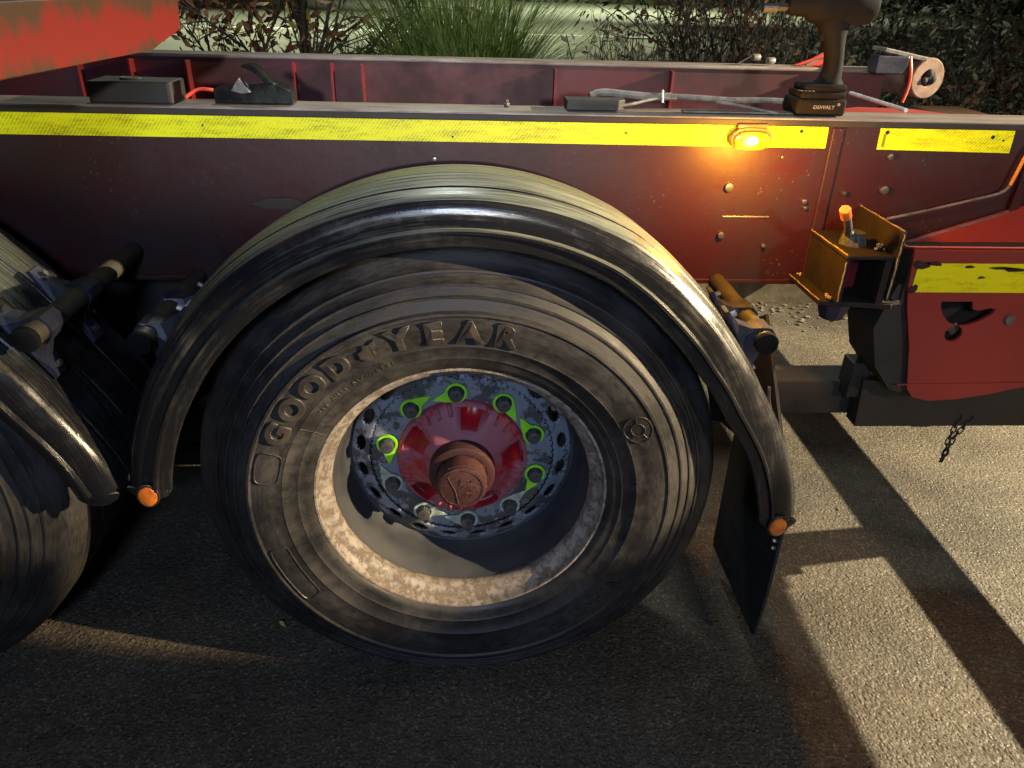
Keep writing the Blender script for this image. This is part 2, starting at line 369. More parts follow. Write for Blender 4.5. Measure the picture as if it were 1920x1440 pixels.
def text_mesh(body, size, extrude=.002, bevel=.0008, offset=0, xs=1.0):
    c = bpy.data.curves.new('text', 'FONT'); c.body = body; c.size = size; c.extrude = extrude
    c.bevel_depth = bevel; c.bevel_resolution = 1; c.offset = offset; c.align_x = 'CENTER'; c.align_y = 'CENTER'; c.resolution_u = 6
    o = bpy.data.objects.new('text', c); col.objects.link(o)
    dg = bpy.context.evaluated_depsgraph_get(); dg.update()
    me = bpy.data.meshes.new_from_object(o.evaluated_get(dg))
    bpy.data.objects.remove(o); bpy.data.curves.remove(c)
    me.materials.clear()
    for v in me.vertices: v.co.x *= xs
    return me

# ================================================================= SETTING
bm = bmesh.new()
g = bmesh.ops.create_grid(bm, x_segments=2, y_segments=2, size=150)
for v in g['verts']: v.co.y += 20
o = link('ground', bm, 'asphalt'); o['kind'] = 'structure'
bm = bmesh.new(); box(bm, -60, 60, 6.2, 140, .002, .006); o = link('car_park', bm, 'carpark'); o['kind'] = 'structure'
bm = bmesh.new()
for (a, b) in ((-22, 3.4), (3.9, 24)): box(bm, a, b, 23.2, 23.75, .0062, .0105)
o = link('painted_line', bm, 'paintline'); o['kind'] = 'structure'
# raised planting bed behind the trailer with a kerb of separate stones
bm = bmesh.new()
prism(bm, [(2.50, -.02), (2.50, .10), (2.9, .25), (3.2, .5), (3.6, .62), (4.6, .6), (5.6, .2), (6.2, -.02)], -12, 14, 'x')
bed = link('planting_bed', bm, 'earth'); bed['kind'] = 'structure'
kb = bmesh.new(); box(kb, -.445, .445, 2.32, 2.47, -.02, .11, .012)
kerb0 = link('kerb_stone', kb, 'kerb', bed)
for i in range(1, 14):
    c = kerb0.copy(); col.objects.link(c); c.parent = bed; c.location = (-4.0+.905*i+random.uniform(-.004, .004), random.uniform(-.006, .006), random.uniform(-.006, .003)); 
kerb0.location = (-4.0, 0, 0)
# gravel, leaf litter on the ground by the kerb
bm = bmesh.new()
for i in range(420):
    x = random.uniform(.6, 3.2); y = 2.3-abs(random.gauss(0, .14)); s = random.uniform(.004, .016)
    q = Matrix.Translation((x, y, s*.3)) @ Matrix.Rotation(random.uniform(0, 6), 4, 'Z') @ Matrix.Diagonal((s, s*.7, s*.5, 1))
    r = bmesh.ops.create_icosphere(bm, subdivisions=1, radius=1, matrix=q)
o = link('leaf_litter', bm, 'kerb'); tag(o, 'grit and small litter lying along the kerb behind the trailer', 'litter'); o['kind'] = 'stuff'

# ================================================================= TRAILER
TR = thing('container_trailer', 'red skeletal container trailer with black mudguards and yellow reflective tape along its rail', 'trailer')
def part(name, bm, m, parent=TR, smooth=False, label=None):
    o = link(name, bm, m, parent, smooth)
    if label: o['label'] = label
    return o
# near and far chassis rails: I-beams
def rail(y0, y1, x0, x1, ztop, zbot, mt_body):
    bm = bmesh.new()
    yc = (y0+y1)/2
    box(bm, x0, x1, y0+.006, y0+.016, zbot+.012, ztop-.012)               # face web
    box(bm, x0, x1, y0, y1, zbot, zbot+.0118, .002)
    o = part('chassis_rail', bm, mt_body)
    b2 = bmesh.new(); box(b2, x0, x1, y0-.001, y1, ztop-.0118, ztop, .003)
    f = link('rail_flange', b2, 'top', o, True)
    return o
nr = rail(.447, .56, -2.6, 2.15, 1.183, .797, 'rail'); nr['label'] = 'near dark red rail carrying the yellow tape'
# lower lip of the flange painted dark: the strip above the tape
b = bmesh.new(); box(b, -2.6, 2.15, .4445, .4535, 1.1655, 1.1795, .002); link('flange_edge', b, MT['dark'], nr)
fr = rail(1.55, 1.66, -2.6, 1.49, 1.189, .80, 'rail_in'); fr['label'] = 'far rail seen over the near one'
for x in (-1.28, -1.11, -.925, -.575, -.447, -.345, .313, .72):
    b = bmesh.new(); box(b, x-.004, x+.004, 1.515, 1.555, .84, 1.17, .001); link('stiffener', b, 'stiff', fr)
# crossmembers
for x in (-1.9, -1.0, -.28, .45, 1.15, 1.9):
    b = bmesh.new(); box(b, x-.045, x+.045, .47, 1.55, .93, 1.03, .004); part('crossmember', b, 'rail_in')
# fish plate and weld seam on the near rail
b = bmesh.new(); box(b, .822, .850, .447, .4535, .80, 1.164, .003); link('cover_strip', b, 'rail', nr)
for (x, z, r_) in ((.968, 1.104, .007), (.973, 1.029, .010), (.608, 1.03, .010), (.606, .918, .008), (.718, 1.099, .004), (.713, .893, .005), (-.06, 1.082, .006), (.88, 1.02, .006), (.79, 1.0, .006), (.795, .985, .004), (-.318, .994, .004), (.42, .90, .008), (1.16, .93, .01)):
    b = bmesh.new(); cyl(b, (x, .449, z), (0, 1, 0), r_, .012, 12, bev=.0015); link('bolt', b, 'steel', nr, True)
b = bmesh.new(); cyl(b, (.66, .452, .9615), (1, 0, 0), .0022, .11, 8); link('weld_bead', b, 'top', nr)
b = bmesh.new()
prism(b, [(-.47, .98), (-.43, .992), (-.38, .993), (-.33, .975), (-.36, .966), (-.44, .968)], .447, .453)
link('paint_patch', b, 'dark', nr)
# reflective tape: three lengths, each its own piece
def tape(x0, x1, z0, z1, y=.4515, m='tape', skew=0, parent=nr, name='reflective_tape', dz=0):
    b = bmesh.new(); prism(b, [(x0, z0), (x1, z0+dz), (x1+skew, z1+dz), (x0+skew, z1)], y, y+.0015)
    return link(name, b, m, parent)
tape(-2.6, .588, 1.1195, 1.1675)
tape(.590, .8145, 1.1193, 1.1673, skew=-.002)
tape(.934, 1.246, 1.1185, 1.1672, skew=-.002, dz=-.003)
for x, z in ((.948, 1.156), (1.195, 1.150), (.752, 1.155), (-.02, 1.13), (-.55, 1.145), (.36, 1.145), (1.222, 1.143)):
    b = bmesh.new(); cyl(b, (x, .4505, z), (0, 1, 0), .0042 if z > 1.149 else .0022, .003, 7); link('bolt_hole', b, 'flap', nr)
b = bmesh.new(); box(b, .9415, .9475, .4505, .4512, 1.124, 1.152); link('tape_scuff', b, mat('tape_scuff', (.22, .24, .01)), nr)

# amber side marker lamp
lp = bmesh.new(); 
pts = []
for i in range(36):
    a = 2*math.pi*i/36; ca, sa = math.cos(a), math.sin(a)
    pts.append((.636+.047*math.copysign(abs(ca)**.75, ca), 1.139+.0235*math.copysign(abs(sa)**.8, sa)))
prism(lp, pts, .432, .4508, bev=.004)
box(lp, .603, .669, .437, .4508, 1.158, 1.170, .003)
lampo = part('marker_lamp', lp, 'lamp_case', smooth=True, label='glowing amber side marker lamp')
ln_ = bmesh.new(); pts2 = [((p[0]-.636)*.86, (p[1]-1.139)*.80) for p in pts]
prism(ln_, pts2, -.006, .008, bev=.004)
lo_ = link('lens', ln_, 'lens', lampo, True); lo_.location = (.636, .430, 1.137)
for x in (.612, .662):
    b = bmesh.new(); cyl(b, (x, .4235, 1.137), (0, 1, 0), .0024, .003, 8); link('screw', b, 'nut', lampo)
lamp('marker_lamp_glow', 'POINT', (.640, .285, 1.11), None, 13, (1, .42, .02), .02)

# ---- red bolster end at the upper left: a beam along y seen on its right side
bm = bmesh.new()
y0, y1 = -.42, .56
prism(bm, [(y0, 1.302), (y1-.18, 1.296), (y1, 1.322), (y1+.02, 1.392), (y0, 1.392)], -.74, -.60, 'x', .004)
part('bolster', bm, 'beam', label='bright red streaked bolster end')

# ---- wheel -----------------------------------------------------------
SW = [(.289, .012), (.296, -.002), (.304, -.010), (.312, -.013), (.322, -.0155), (.326, -.0185), (.329, -.018), (.345, -.024), (.354, -.0295), (.357, -.0285),
      (.375, -.0335), (.395, -.036), (.412, -.0345), (.4165, -.0375), (.421, -.0365), (.424, -.029), (.443, -.022), (.4445, -.0245), (.4475, -.0245), (.449, -.020),
      (.463, -.0115), (.4645, -.014), (.4675, -.0135), (.469, -.009), (.483, .001), (.4845, -.0015), (.488, -.0005), (.490, .004), (.503, .014), (.515, .021), (.524, .030),
      (.530, .042), (.534, .060), (.5355, .078), (.527, .080), (.527, .088), (.536, .090), (.5375, .135), (.528, .137), (.528, .147), (.5378, .149), (.538, .19),
      (.5378, .231), (.528, .233), (.528, .243), (.5375, .245), (.536, .290), (.527, .292), (.527, .300), (.5355, .302), (.530, .338), (.515, .36), (.46, .40), (.40, .415), (.33, .40), (.289, .37)]
def sw_y(r):
    for (r0, a), (r1, b_) in zip(SW, SW[1:]):
        if r0 <= r <= r1: return a+(b_-a)*(r-r0)/(r1-r0)
    return 0
def smooth_sw(r):   # smooth base surface under the letters
    return -.036+.9*(r-.392)**2*10*.9
def conform(me, ang, rad, z_off=-.0006):
    """bend a flat text mesh onto the sidewall: x along the circumference, y outward"""
    for v in me.vertices:
        x, y, z = v.co
        r = rad+y; a = ang-x/rad
        v.co = (r*math.cos(a), sw_y(min(max(r, .33), .4160))+z_off-max(z, 0)*1.0 + (0.002 if z < 0 else 0), r*math.sin(a))
def make_wheel(full=True):
    """returns the wheel mesh object (rim) with its children, axis at the origin along y"""
    bm = bmesh.new()
    lathe(bm, [(.2985, .006), (.2992, -.001), (.2965, -.0045), (.2925, -.004), (.2905, .004), (.2885, .014), (.2855, .018), (.278, .022), (.270, .030), (.2665, .040), (.2685, .052), (.2735, .060)], 160)
    wheel = link('wheel', bm, 'rim', None, True)
    bm = bmesh.new()
    lathe(bm, [(.2735, .0602), (.270, .075), (.262, .095), (.259, .12), (.2575, .150), (.250, .168), (.2395, .1735)], 128)
    # inner barrel behind the disc
    lathe(bm, [(.262, .172), (.262, .36), (.285, .37)], 96)
    link('rim_barrel', bm, 'barrel', wheel, True)
    # disc: outer cone with hand holes, flat face
    bm = bmesh.new()
    N = 20; seg = 400; per = seg//N
    r0, r1 = .2395, .203
    y0_, y1_ = .1735, .158
    rad = [r0-(r0-r1)*k/14 for k in range(15)]
    def cy_(r): return y1_+(y0_-y1_)*((r-r1)/(r0-r1))**1.3
    rows = []
    for i in range(seg):
        a = 2*math.pi*(i+.5)/seg
        rows.append([bm.verts.new((r*math.cos(a), cy_(r), r*math.sin(a))) for r in rad])
    for i in range(seg):
        A = rows[i]; B = rows[(i+1) % seg]
        for j in range(len(rad)-1):
            if ((i % per-9.5)/5.6)**2+((j-6.5)/4.3)**2 < 1: continue     # hand hole
            bm.faces.new((A[j], A[j+1], B[j+1], B[j]))
    # flat face
    prof = [(r1, y1_), (.200, .1555), (.190, .1548), (.150, .1548), (.142, .1548), (.13, .1548)]
    lathe(bm, prof, 160)
    bmesh.ops.remove_doubles(bm, verts=bm.verts, dist=.00005)
    d = link('wheel_disc', bm, 'disc', wheel, True)
    sm = d.modifiers.new('thickness', 'SOLIDIFY'); sm.thickness = .008; sm.offset = -1
    # brake drum seen through the holes
    bm = bmesh.new(); lathe(bm, [(.05, .19), (.205, .19), (.214, .196), (.214, .36), (.05, .36)], 64)
    link('brake_drum', bm, 'dark', wheel, True)
    # tyre
    bm = bmesh.new(); lathe(bm, SW, 220)
    # flatten at the contact patch
    for v in bm.verts:
        if v.co.z < -.4985: v.co.z = -.4985-(v.co.z+.4985)*-.02
    link('tyre', bm, 'tyre', wheel, True)
    if not full: return wheel
    # hub
    bm = bmesh.new()
    prof = [(.1435, .1545), (.1435, .146), (.141, .141), (.136, .138), (.124, .131), (.108, .122), (.088, .113), (.070, .107), (.060, .105)]
    prof = prof[:3]+[(.135, .1375), (.131, .135), (.124, .131), (.116, .127), (.108, .122), (.098, .1175)]+prof[6:]; rows = lathe(bm, prof, 240); scal = []
    for i, row in enumerate(rows):
        a = 2*math.pi*i/240
        # five deep scallops between ribs and short ribs at the rim
        t = (a*5/(2*math.pi)+.40) % 1
        s = 1/(1+math.exp((abs(t-.5)-.155)/.04))
        u = (a*30/(2*math.pi)) % 1
        rib = 1 if .34 < u < .56 else 0; scal.append(s)
        for j, v in enumerate(row):
            r = prof[j][0]
            if .08 < r < .134: v.co.y += .026*s*min(1, (r-.08)/.03)
            if .122 < r < .142 and rib and s < .4: v.co.y -= .007
    bm.faces.ensure_lookup_table()
    for f in bm.faces:
        c = f.calc_center_median(); i = int(round((math.atan2(c.z, c.x) % (2*math.pi))/(2*math.pi)*240-.5)) % 240
        if scal[i] > .5 and .085 < math.hypot(c.x, c.z) < .133: f.material_index = 1
    hb = link('hub', bm, 'hub', wheel, True); hb.data.materials.append(MT['hubred'])
    bm = bmesh.new(); lathe(bm, [(.071, .125), (.071, .082), (.069, .0765), (.064, .074), (.054, .074), (.0515, .078), (.049, .083), (.03, .083)], 80)
    link('hub_barrel', bm, 'hubdark', wheel, True)
    bm = bmesh.new()
    cyl(bm, (0, .060, 0), (0, 1, 0), .0535, .046, 12, bev=.003)
    cyl(bm, (0, .0345, 0), (0, 1, 0), .0500, .009, 48, bev=.0024)
    cap = link('hub_cap', bm, 'copper', wheel, True)
    # raised casting marks on the cap
    bm = bmesh.new()
    lathe(bm, [(.0445, .0305), (.0445, .0288), (.0425, .0288), (.0425, .0305)], 60)
    tube(bm, [(-.030, .0295, .030), (-.014, .0295, -.006), (-.008, .0295, -.038)], .0014, 6)
    tube(bm, [(-.036, .0295, .018), (-.022, .0295, .022), (-.012, .0295, .026)], .0012, 6)
    for (x, z, a) in ((0, .020, .5), (.010, .016, -.4), (.022, .018, .9), (.004, .002, .2), (.016, -.002, -.7), (.010, -.015, .1), (.022, -.018, .6), (-.002, .012, 1.4), (.027, .004, -.2)):
        d_ = Vector((math.cos(a), 0, math.sin(a)))*.0058
        tube(bm, [Vector((x, .0295, z))-d_, Vector((x, .0295, z))+d_.cross(Vector((0, 1, 0)))*.5, Vector((x, .0295, z))+d_], .0010, 5)
    link('cap_marking', bm, 'copper', wheel, True)
    # nuts: ten, with pointer tabs facing in pairs
    nb = bmesh.new()
    cyl(nb, (0, .009, 0), (0, 1, 0), .0205, .006, 28, bev=.0015)
    cyl(nb, (0, -.008, 0), (0, 1, 0), .0170, .030, 6, bev=.0016)
    cyl(nb, (0, -.022, 0), (0, 1, 0), .0145, .012, 24, r2=.0150, bev=.0015)
    nut0 = link('wheel_nut', nb, 'nut', wheel, True); first = True
    ib = bmesh.new()
    lathe(ib, [(.0180, -.003), (.0180, .0015), (.0232, .0015), (.0232, -.003)], 28, closed=True)
    prism(ib, [(.0105, .0195), (.028, .0135), (.0545, 0), (.0205, -.0095)], -.0025, .0012, bev=.0006)
    ind0 = link('nut_indicator', ib, 'green', wheel, True); ifirst = True
    ib2 = ind0.data.copy(); ib2.materials[0] = MT['pale']
    # angle of the first nut (9 clockwise), pointer angles in the wheel plane
    base = 2.2714+.0
    # image directions of pointers for nuts 1..10, in degrees of the wheel plane
    ptr = [36, -160, -58, 125, -112, 48, 172, -12, 118, -88]
    kinds = 'gggggppppg'
    for i in range(10):
        a = base-i*2*math.pi/10
        x, z = .1675*math.cos(a), .1675*math.sin(a)
        if first: nn = nut0; first = False
        else: nn = nut0.copy(); col.objects.link(nn); nn.parent = wheel
        nn.location = (x, .1500, z); nn.rotation_euler = (0, random.uniform(0, 1), 0)
        if ifirst: ii = ind0; ifirst = False
        else: ii = ind0.copy(); col.objects.link(ii); ii.parent = wheel
        if kinds[i] == 'p': ii.data = ib2; ii['label'] = 'dusty pale pointer'
        else: ii['label'] = 'bright green pointer'
        ii.location = (x, .1405 if kinds[i] == 'g' else .1425, z); ii.rotation_euler = (0, -R(ptr[i]), 0)
    # mud caked round the nuts
    # raised lettering GOOD (winged foot) YEAR
    for ch, deg in zip('GOODYEAR', (153, 143.6, 134.3, 125, 106.5, 97.2, 87.6, 78)):
        me = text_mesh(ch, .0565, .0034, .0010, .0024, 1.12)
        conform(me, R(deg), .3835)
        me.materials.append(MT['letter'])
        o = bpy.data.objects.new('letter', me); col.objects.link(o); o.parent = wheel
    bm = bmesh.new()
    wing = [(-.018, -.006), (-.010, -.016), (.004, -.018), (.012, -.010), (.010, -.002), (.018, .006), (.020, .018), (.008, .013), (-.002, .016), (-.006, .008), (-.016, .006)]
    A = prism(bm, [(p[0], p[1]) for p in wing], -.001, .0034, 'z')
    wm_ = bpy.data.meshes.new('foot_emblem'); bm.to_mesh(wm_); bm.free(); conform(wm_, R(115.5), .3835); wm_.materials.append(MT['letter'])
    o = bpy.data.objects.new('foot_emblem', wm_); col.objects.link(o); o.parent = wheel
    def arc_text(body, deg, rad, size, step, ex=.0006, nm='small_lettering'):
        for i, ch in enumerate(body):
            if ch == ' ': continue
            me = text_mesh(ch, size, ex, .0002, .0001)
            conform(me, R(deg-i*step), rad, -.0002); me.materials.append(MT['letter'])
            o = bpy.data.objects.new(nm, me); col.objects.link(o); o.parent = wheel
    arc_text('MAX AUTI ALCW LTTI', 141, .339, .012, 1.75)
    # the lettering at the foot of the tyre reads from outside, upside down: letter tops toward the axle
    def arc_text2(body, deg, rad, size, step):
        for i, ch in enumerate(body):
            if ch == ' ': continue
            me = text_mesh(ch, size, .0022, .0004, .0003)
            for v in me.vertices:
                x, y, z = v.co; r = rad-y; a = R(deg+i*step)+x/rad
                v.co = (r*math.cos(a), sw_y(r)-.0002-max(z, 0)+(.002 if z < 0 else 0), r*math.sin(a))
            me.materials.append(MT['tyre'])
            o = bpy.data.objects.new('lower_lettering', me); col.objects.link(o); o.parent = wheel
    arc_text2('NE I  HIEBHHFN', -81, .388, .032, 3.75)
    # round emblem and rectangular frame moulded on the sidewall
    def ring(c_ang, c_rad, rx, rz, t=.0012, n=40, squareness=1.0, rot=0):
        bm = bmesh.new(); pts = []
        for i in range(n+1):
            a = 2*math.pi*i/n
            ca, sa = math.cos(a), math.sin(a)
            u = rx*math.copysign(abs(ca)**squareness, ca); v_ = rz*math.copysign(abs(sa)**squareness, sa)
            rr = c_rad+v_; aa = c_ang-u/c_rad
            pts.append((rr*math.cos(aa), sw_y(rr)-.0012, rr*math.sin(aa)))
        tube(bm, pts, t, 6, cap=False); return bm
    link('round_emblem', ring(R(28.1), .384, .030, .027), 'letter', wheel, True)
    b = ring(R(28.1), .384, .014, .013, .0010)
    for k in range(5):
        a = 2*math.pi*k/5+.4
        p = []
        for q in (.014, .026):
            rr = .384+q*math.sin(a); aa = R(28.1)-q*math.cos(a)/.384
            p.append((rr*math.cos(aa), sw_y(rr)-.0012, rr*math.sin(aa)))
        tube(b, p, .0009, 5)
    link('emblem_star', b, 'letter', wheel, True)
    link('moulded_frame', ring(R(-154.5), .387, .072, .019, .0014, 60, .28), 'letter', wheel, True)
    b = ring(R(165.5), .384, .036, .0235, .0012, 50, .5)
    link('moulded_tab', b, 'letter', wheel, True)
    # radial joint line on the bead area
    b = bmesh.new(); a = R(149); tube(b, [(r*math.cos(a), sw_y(r)-.0006, r*math.sin(a)) for r in (.303, .312, .322, .333, .344, .352)], .0009, 5)
    link('mould_line', b, 'letter', wheel)
    return wheel
wh = make_wheel(); wh.parent = TR; wh.location = (0, 0, .4985); wh['label'] = 'middle wheel with maroon hub and green nut pointers'
def copy_tree(o, parent, skip=()):
    c = o.copy(); col.objects.link(c); c.parent = parent
    for ch in [x for x in bpy.data.objects if x.parent == o]:
        if ch.name.split('.')[0] in skip: continue
        copy_tree(ch, c, skip)
    return c
KEEP_OUT = ('small_lettering', 'lower_lettering', 'letter', 'foot_emblem', 'moulded_frame', 'moulded_tab', 'mould_line', 'round_emblem', 'emblem_star', 'cap_marking')
w2 = copy_tree(wh, TR, KEEP_OUT); w2.location = (-1.325, 0, .4985); w2.rotation_euler = (0, R(47), 0); w2['label'] = 'leftmost wheel cut by the edge of the picture'
for x in (0, -1.325):       # wheels of the other side
    w3 = copy_tree(wh, TR, KEEP_OUT+('wheel_nut', 'nut_indicator', 'hub', 'hub_barrel', 'hub_cap')); w3.location = (x, 2.1, .4985); w3.rotation_euler = (0, 0, math.pi); w3['label'] = 'wheel on the far side of the trailer'
    b = bmesh.new(); cyl(b, (x, 1.05, .4985), (0, 1, 0), .065, 1.5, 20); part('axle', b, 'dark', smooth=True)
    b = bmesh.new(); box(b, x-.12, x+.20, .46, .60, .56, .78, .01); box(b, x-.56, x+.34, .42, .56, .10, .42, .03); box(b, x-.30, x+.26, .562, .86, .12, .43, .05); cyl(b, (x+.27, .62, .60), (1, 0, 0), .075, .16, 20, bev=.01); part('suspension_and_shade_block', b, 'dark')  # first box and cylinder are suspension; other two boxes added to block light
b = bmesh.new(); box(b, -1.0, -.62, .52, .60, .30, .36, .01); cyl(b, (-.72, .60, .25), (1, 0, 0), .06, .3, 20, bev=.01); part('brake_chamber', b, 'dark', smooth=True)

b = bmesh.new(); box(b, -1.04, -.34, .60, 1.40, .30, 1.0, .05, seg=4); part('shade_block', b, 'dark', smooth=True)  # unseen box added to block light leaking under the frame
# ---- mudguards --------------------------------------------------------
GP = [(.545, -.0395), (.5435, -.044), (.547, -.0485), (.556, -.0495), (.566, -.050), (.5695, -.0585), (.5745, -.0585), (.578, -.050), (.596, -.051), (.610, -.049), (.6215, -.041), (.6275, -.030), (.6305, -.016),
      (.6325, -.004), (.6300, -.002), (.6300, .003), (.6335, .005), (.6345, .012), (.6365, .05), (.6365, .085), (.6335, .0865), (.6335, .0905), (.6355, .092), (.631, .15), (.6265, .185), (.622, .187), (.622, .195), (.6245, .197), (.616, .25), (.600, .31), (.585, .345), (.560, .352),
      (.559, .349), (.583, .341), (.612, .245), (.630, .08), (.626, 0), (.618, -.032), (.606, -.0445), (.560, -.0455), (.550, -.0445)]
def gwarp(a):
    K = [(-12, .078), (-4, .066), (0, .058), (10, .034), (18, .012), (23, 0), (35, -.012), (48, -.010), (62, 0), (150, 0), (175, .012), (400, .012)]
    for (a0, d0), (a1, d1) in zip(K, K[1:]):
        if a0 <= a <= a1: return d0+(d1-d0)*(a-a0)/(a1-a0)
    return 0
def mudguard(name_label, loc, rot, a0, a1, pipes, flap=False):
    bm = bmesh.new(); lathe(bm, GP, 120, R(a0), R(a1), closed=True)
    for v in bm.verts:
        ang = math.degrees(math.atan2(v.co.z, v.co.x)); ang = ang+360 if ang < -90 else ang
        rr = math.hypot(v.co.x, v.co.z); k = (rr+gwarp(ang))/rr; v.co.x *= k; v.co.z *= k
    # end plates: rounded lower ends
    g_ = part('mudguard', bm, 'guard', smooth=True, label=name_label)
    g_.location = loc; g_.rotation_euler = (0, -R(rot), 0)
    for a in (a0, a1):
        if loc[0] < -1 and a == a0: refl = False
        else: refl = True
        aa = R(a); rc = .5865+gwarp(a)
        bm = bmesh.new()
        sgn = -1 if a == a0 else 1
        # rounded end of the lip
        pts = []
        for k in range(15):
            t = math.pi*k/14
            rr = rc+.041*math.cos(t); off = sgn*.026*math.sin(t)
            pts.append((rr*math.cos(aa)-off*math.sin(aa), rr*math.sin(aa)+off*math.cos(aa)))
        prism(bm, pts, -.0495, -.040, bev=.003)
        link('guard_end', bm, 'guard', g_, True)
        bm = bmesh.new()
        c_ = (rc*math.cos(aa)-sgn*.012*math.sin(aa), rc*math.sin(aa)+sgn*.012*math.cos(aa))
        pts = [(c_[0]+.0185*math.cos(t_)*math.cos(aa)-.022*math.sin(t_)*math.sin(aa), c_[1]+.0185*math.cos(t_)*math.sin(aa)+.022*math.sin(t_)*math.cos(aa)) for t_ in [2*math.pi*k/24 for k in range(24)]]
        if not refl: bm.free(); continue
        prism(bm, pts, -.0605, -.0500, bev=.004)
        link('reflector', bm, 'orange', g_, True)
        # rim of the reflector
        bm = bmesh.new(); tube(bm, [Vector((c_[0]+(p[0]-c_[0])*1.1, -.0555, c_[1]+(p[1]-c_[1])*1.1)) for p in pts+pts[:1]], .0022, 6, cap=False)
        link('reflector_ring', bm, 'guard', g_, True)
    for (ang, yb, ye, ends) in pipes:
        a = R(ang); rad = .685
        bm = bmesh.new(); cyl(bm, (rad*math.cos(a), (yb+ye)/2, rad*math.sin(a)), (0, 1, 0), .0205, ye-yb, 24, bev=.002)
        link('stay_pipe', bm, 'stay', g_, True)
        bm = bmesh.new(); cyl(bm, (rad*math.cos(a), yb-.004, rad*math.sin(a)), (0, 1, 0), .0235, .014, 24, bev=.003)
        link('pipe_cap', bm, 'plastic', g_, True)
        for yc in ends:
            bm = bmesh.new()
            n_ = Vector((math.cos(a), 0, math.sin(a))); t_ = Vector((-math.sin(a), 0, math.cos(a)))
            outl = [(-.088, -.052), (-.086, -.044), (-.070, -.040), (-.050, -.034), (-.030, -.014), (-.025, .006), (-.016, .022), (0, .0265), (.016, .022), (.025, .006), (.030, -.014), (.050, -.034), (.070, -.040), (.086, -.044), (.088, -.052), (.04, -.050), (0, -.046), (-.04, -.050)]
            hw = .017
            A = [bm.verts.new(Vector((rad*math.cos(a), yc-hw*(1.5 if abs(p[0]) < .03 else 1), rad*math.sin(a)))+t_*p[0]+n_*p[1]) for p in outl]
            B = [bm.verts.new(Vector((rad*math.cos(a), yc+hw*(1.5 if abs(p[0]) < .03 else 1), rad*math.sin(a)))+t_*p[0]+n_*p[1]) for p in outl]
            N = len(outl)
            bm.faces.new(A); bm.faces.new(B[::-1])
            for i in range(N): bm.faces.new((A[i], A[(i+1) % N], B[(i+1) % N], B[i]))
            link('pipe_clamp', bm, 'clamp', g_)
            for s in (-1, 1):
                bm = bmesh.new(); cyl(bm, Vector((rad*math.cos(a), yc, rad*math.sin(a)))+t_*.068*s+n_*-.036, n_, .0065, .012, 6)
                link('clamp_bolt', bm, 'steel', g_)
    return g_
mudguard('black mudguard over the middle wheel', (0, 0, .4985), 0, -2.5, 174, [(26.3, .10, .45, (.14, .25)), (153.5, .09, .45, (.15, .28))])
mudguard('mudguard at the left edge of the picture', (-1.325, 0, .4985), 0, 4.5, 180, [(32.5, -.03, .45, (.03, .19))])
# hose clip ring near the right stay
b = bmesh.new(); tube(b, smoothpath([(.64, .10, .70), (.648, .10, .66), (.665, .10, .62), (.66, .10, .60)], 5), .003, 6); part('clip_wire', b, 'steel', smooth=True)
# mud flap
bm = bmesh.new()
n = 8
prism(bm, [(.0, .47), (.0, .22), (.012, .085), (.02, .07), (.345, .07), (.35, .09), (.35, .75), (.30, .78), (.12, .60)], .688, .695, 'x', .001)
part('mud_flap', bm, 'flap', label='black rubber flap hanging behind the middle wheel')
for z in (.365, .345):
    b = bmesh.new(); cyl(b, (.687, .012, z), (1, 0, 0), .006, .016, 6); part('flap_bolt', b, 'steel')

# ---- underrun bar, red side panel, sloped plate, tape ------------------
b = bmesh.new(); box(b, .78, 1.62, .452, .55, .428, .527, .006); part('underrun_bar', b, 'dark', smooth=True)
# side panel: plate with recessed openings
def plate_with_holes(outline, holes, y0, y1):
    bm = bmesh.new()
    def loop(pts, y): return [bm.verts.new((p[0], y, p[1])) for p in pts]
    for y in (y0, y1):
        es = []
        for pts in [outline]+holes:
            L = loop(pts, y); es += [bm.edges.new((L[i], L[(i+1) % len(L)])) for i in range(len(L))]
        bmesh.ops.triangle_fill(bm, use_beauty=True, use_dissolve=False, edges=es)
    for pts in [outline]+holes:
        A = loop(pts, y0); B = loop(pts, y1); N = len(pts)
        for i in range(N): bm.faces.new((A[i], A[(i+1) % N], B[(i+1) % N], B[i]))
    bmesh.ops.remove_doubles(bm, verts=bm.verts, dist=.0001)
    return bm
out = [(.992, .935), (1.60, .935), (1.60, .60), (1.44, .60), (1.36, .594), (1.28, .574), (1.20, .560), (1.13, .556), (1.09, .566), (1.07, .590), (1.045, .70), (1.012, .80), (1.0, .85)]
lobe = [(p[0]+.033, p[1]) for p in [(1.055, .815), (1.058, .80), (1.068, .782), (1.085, .765), (1.11, .755), (1.135, .757), (1.16, .767), (1.185, .785), (1.19, .797), (1.175, .799), (1.15, .793), (1.135, .796), (1.13, .815)]]
hole = [(1.141+.021*math.cos(t), .735+.020*math.sin(t)) for t in [math.pi*2*k/16 for k in range(16)]]
bm = plate_with_holes(out, [lobe, hole], .295, .303)
pn = part('side_panel', bm, 'panel', label='red side panel below the worn yellow tape')
b = bmesh.new(); prism(b, [(1.124, .748), (1.154, .755), (1.163, .740), (1.148, .722)], .31, .325, bev=.002); link('latch_tongue', b, 'steel', pn)
b = bmesh.new(); cyl(b, (1.262, .292, .772), (0, 1, 0), .012, .010, 14, bev=.003); link('rivet', b, MT['kerb'], pn, True)
b = bmesh.new(); tube(b, [(1.04, .2945, .601), (1.2, .2945, .603), (1.42, .2945, .607)], .0022, 6); link('weld_bead', b, 'panel', pn)
b = bmesh.new(); prism(b, [(1.0, .925), (1.02, .60), (1.06, .56), (1.2, .55), (1.6, .55), (1.6, .93)], .375, .385); link('panel_back', b, 'dark', pn)
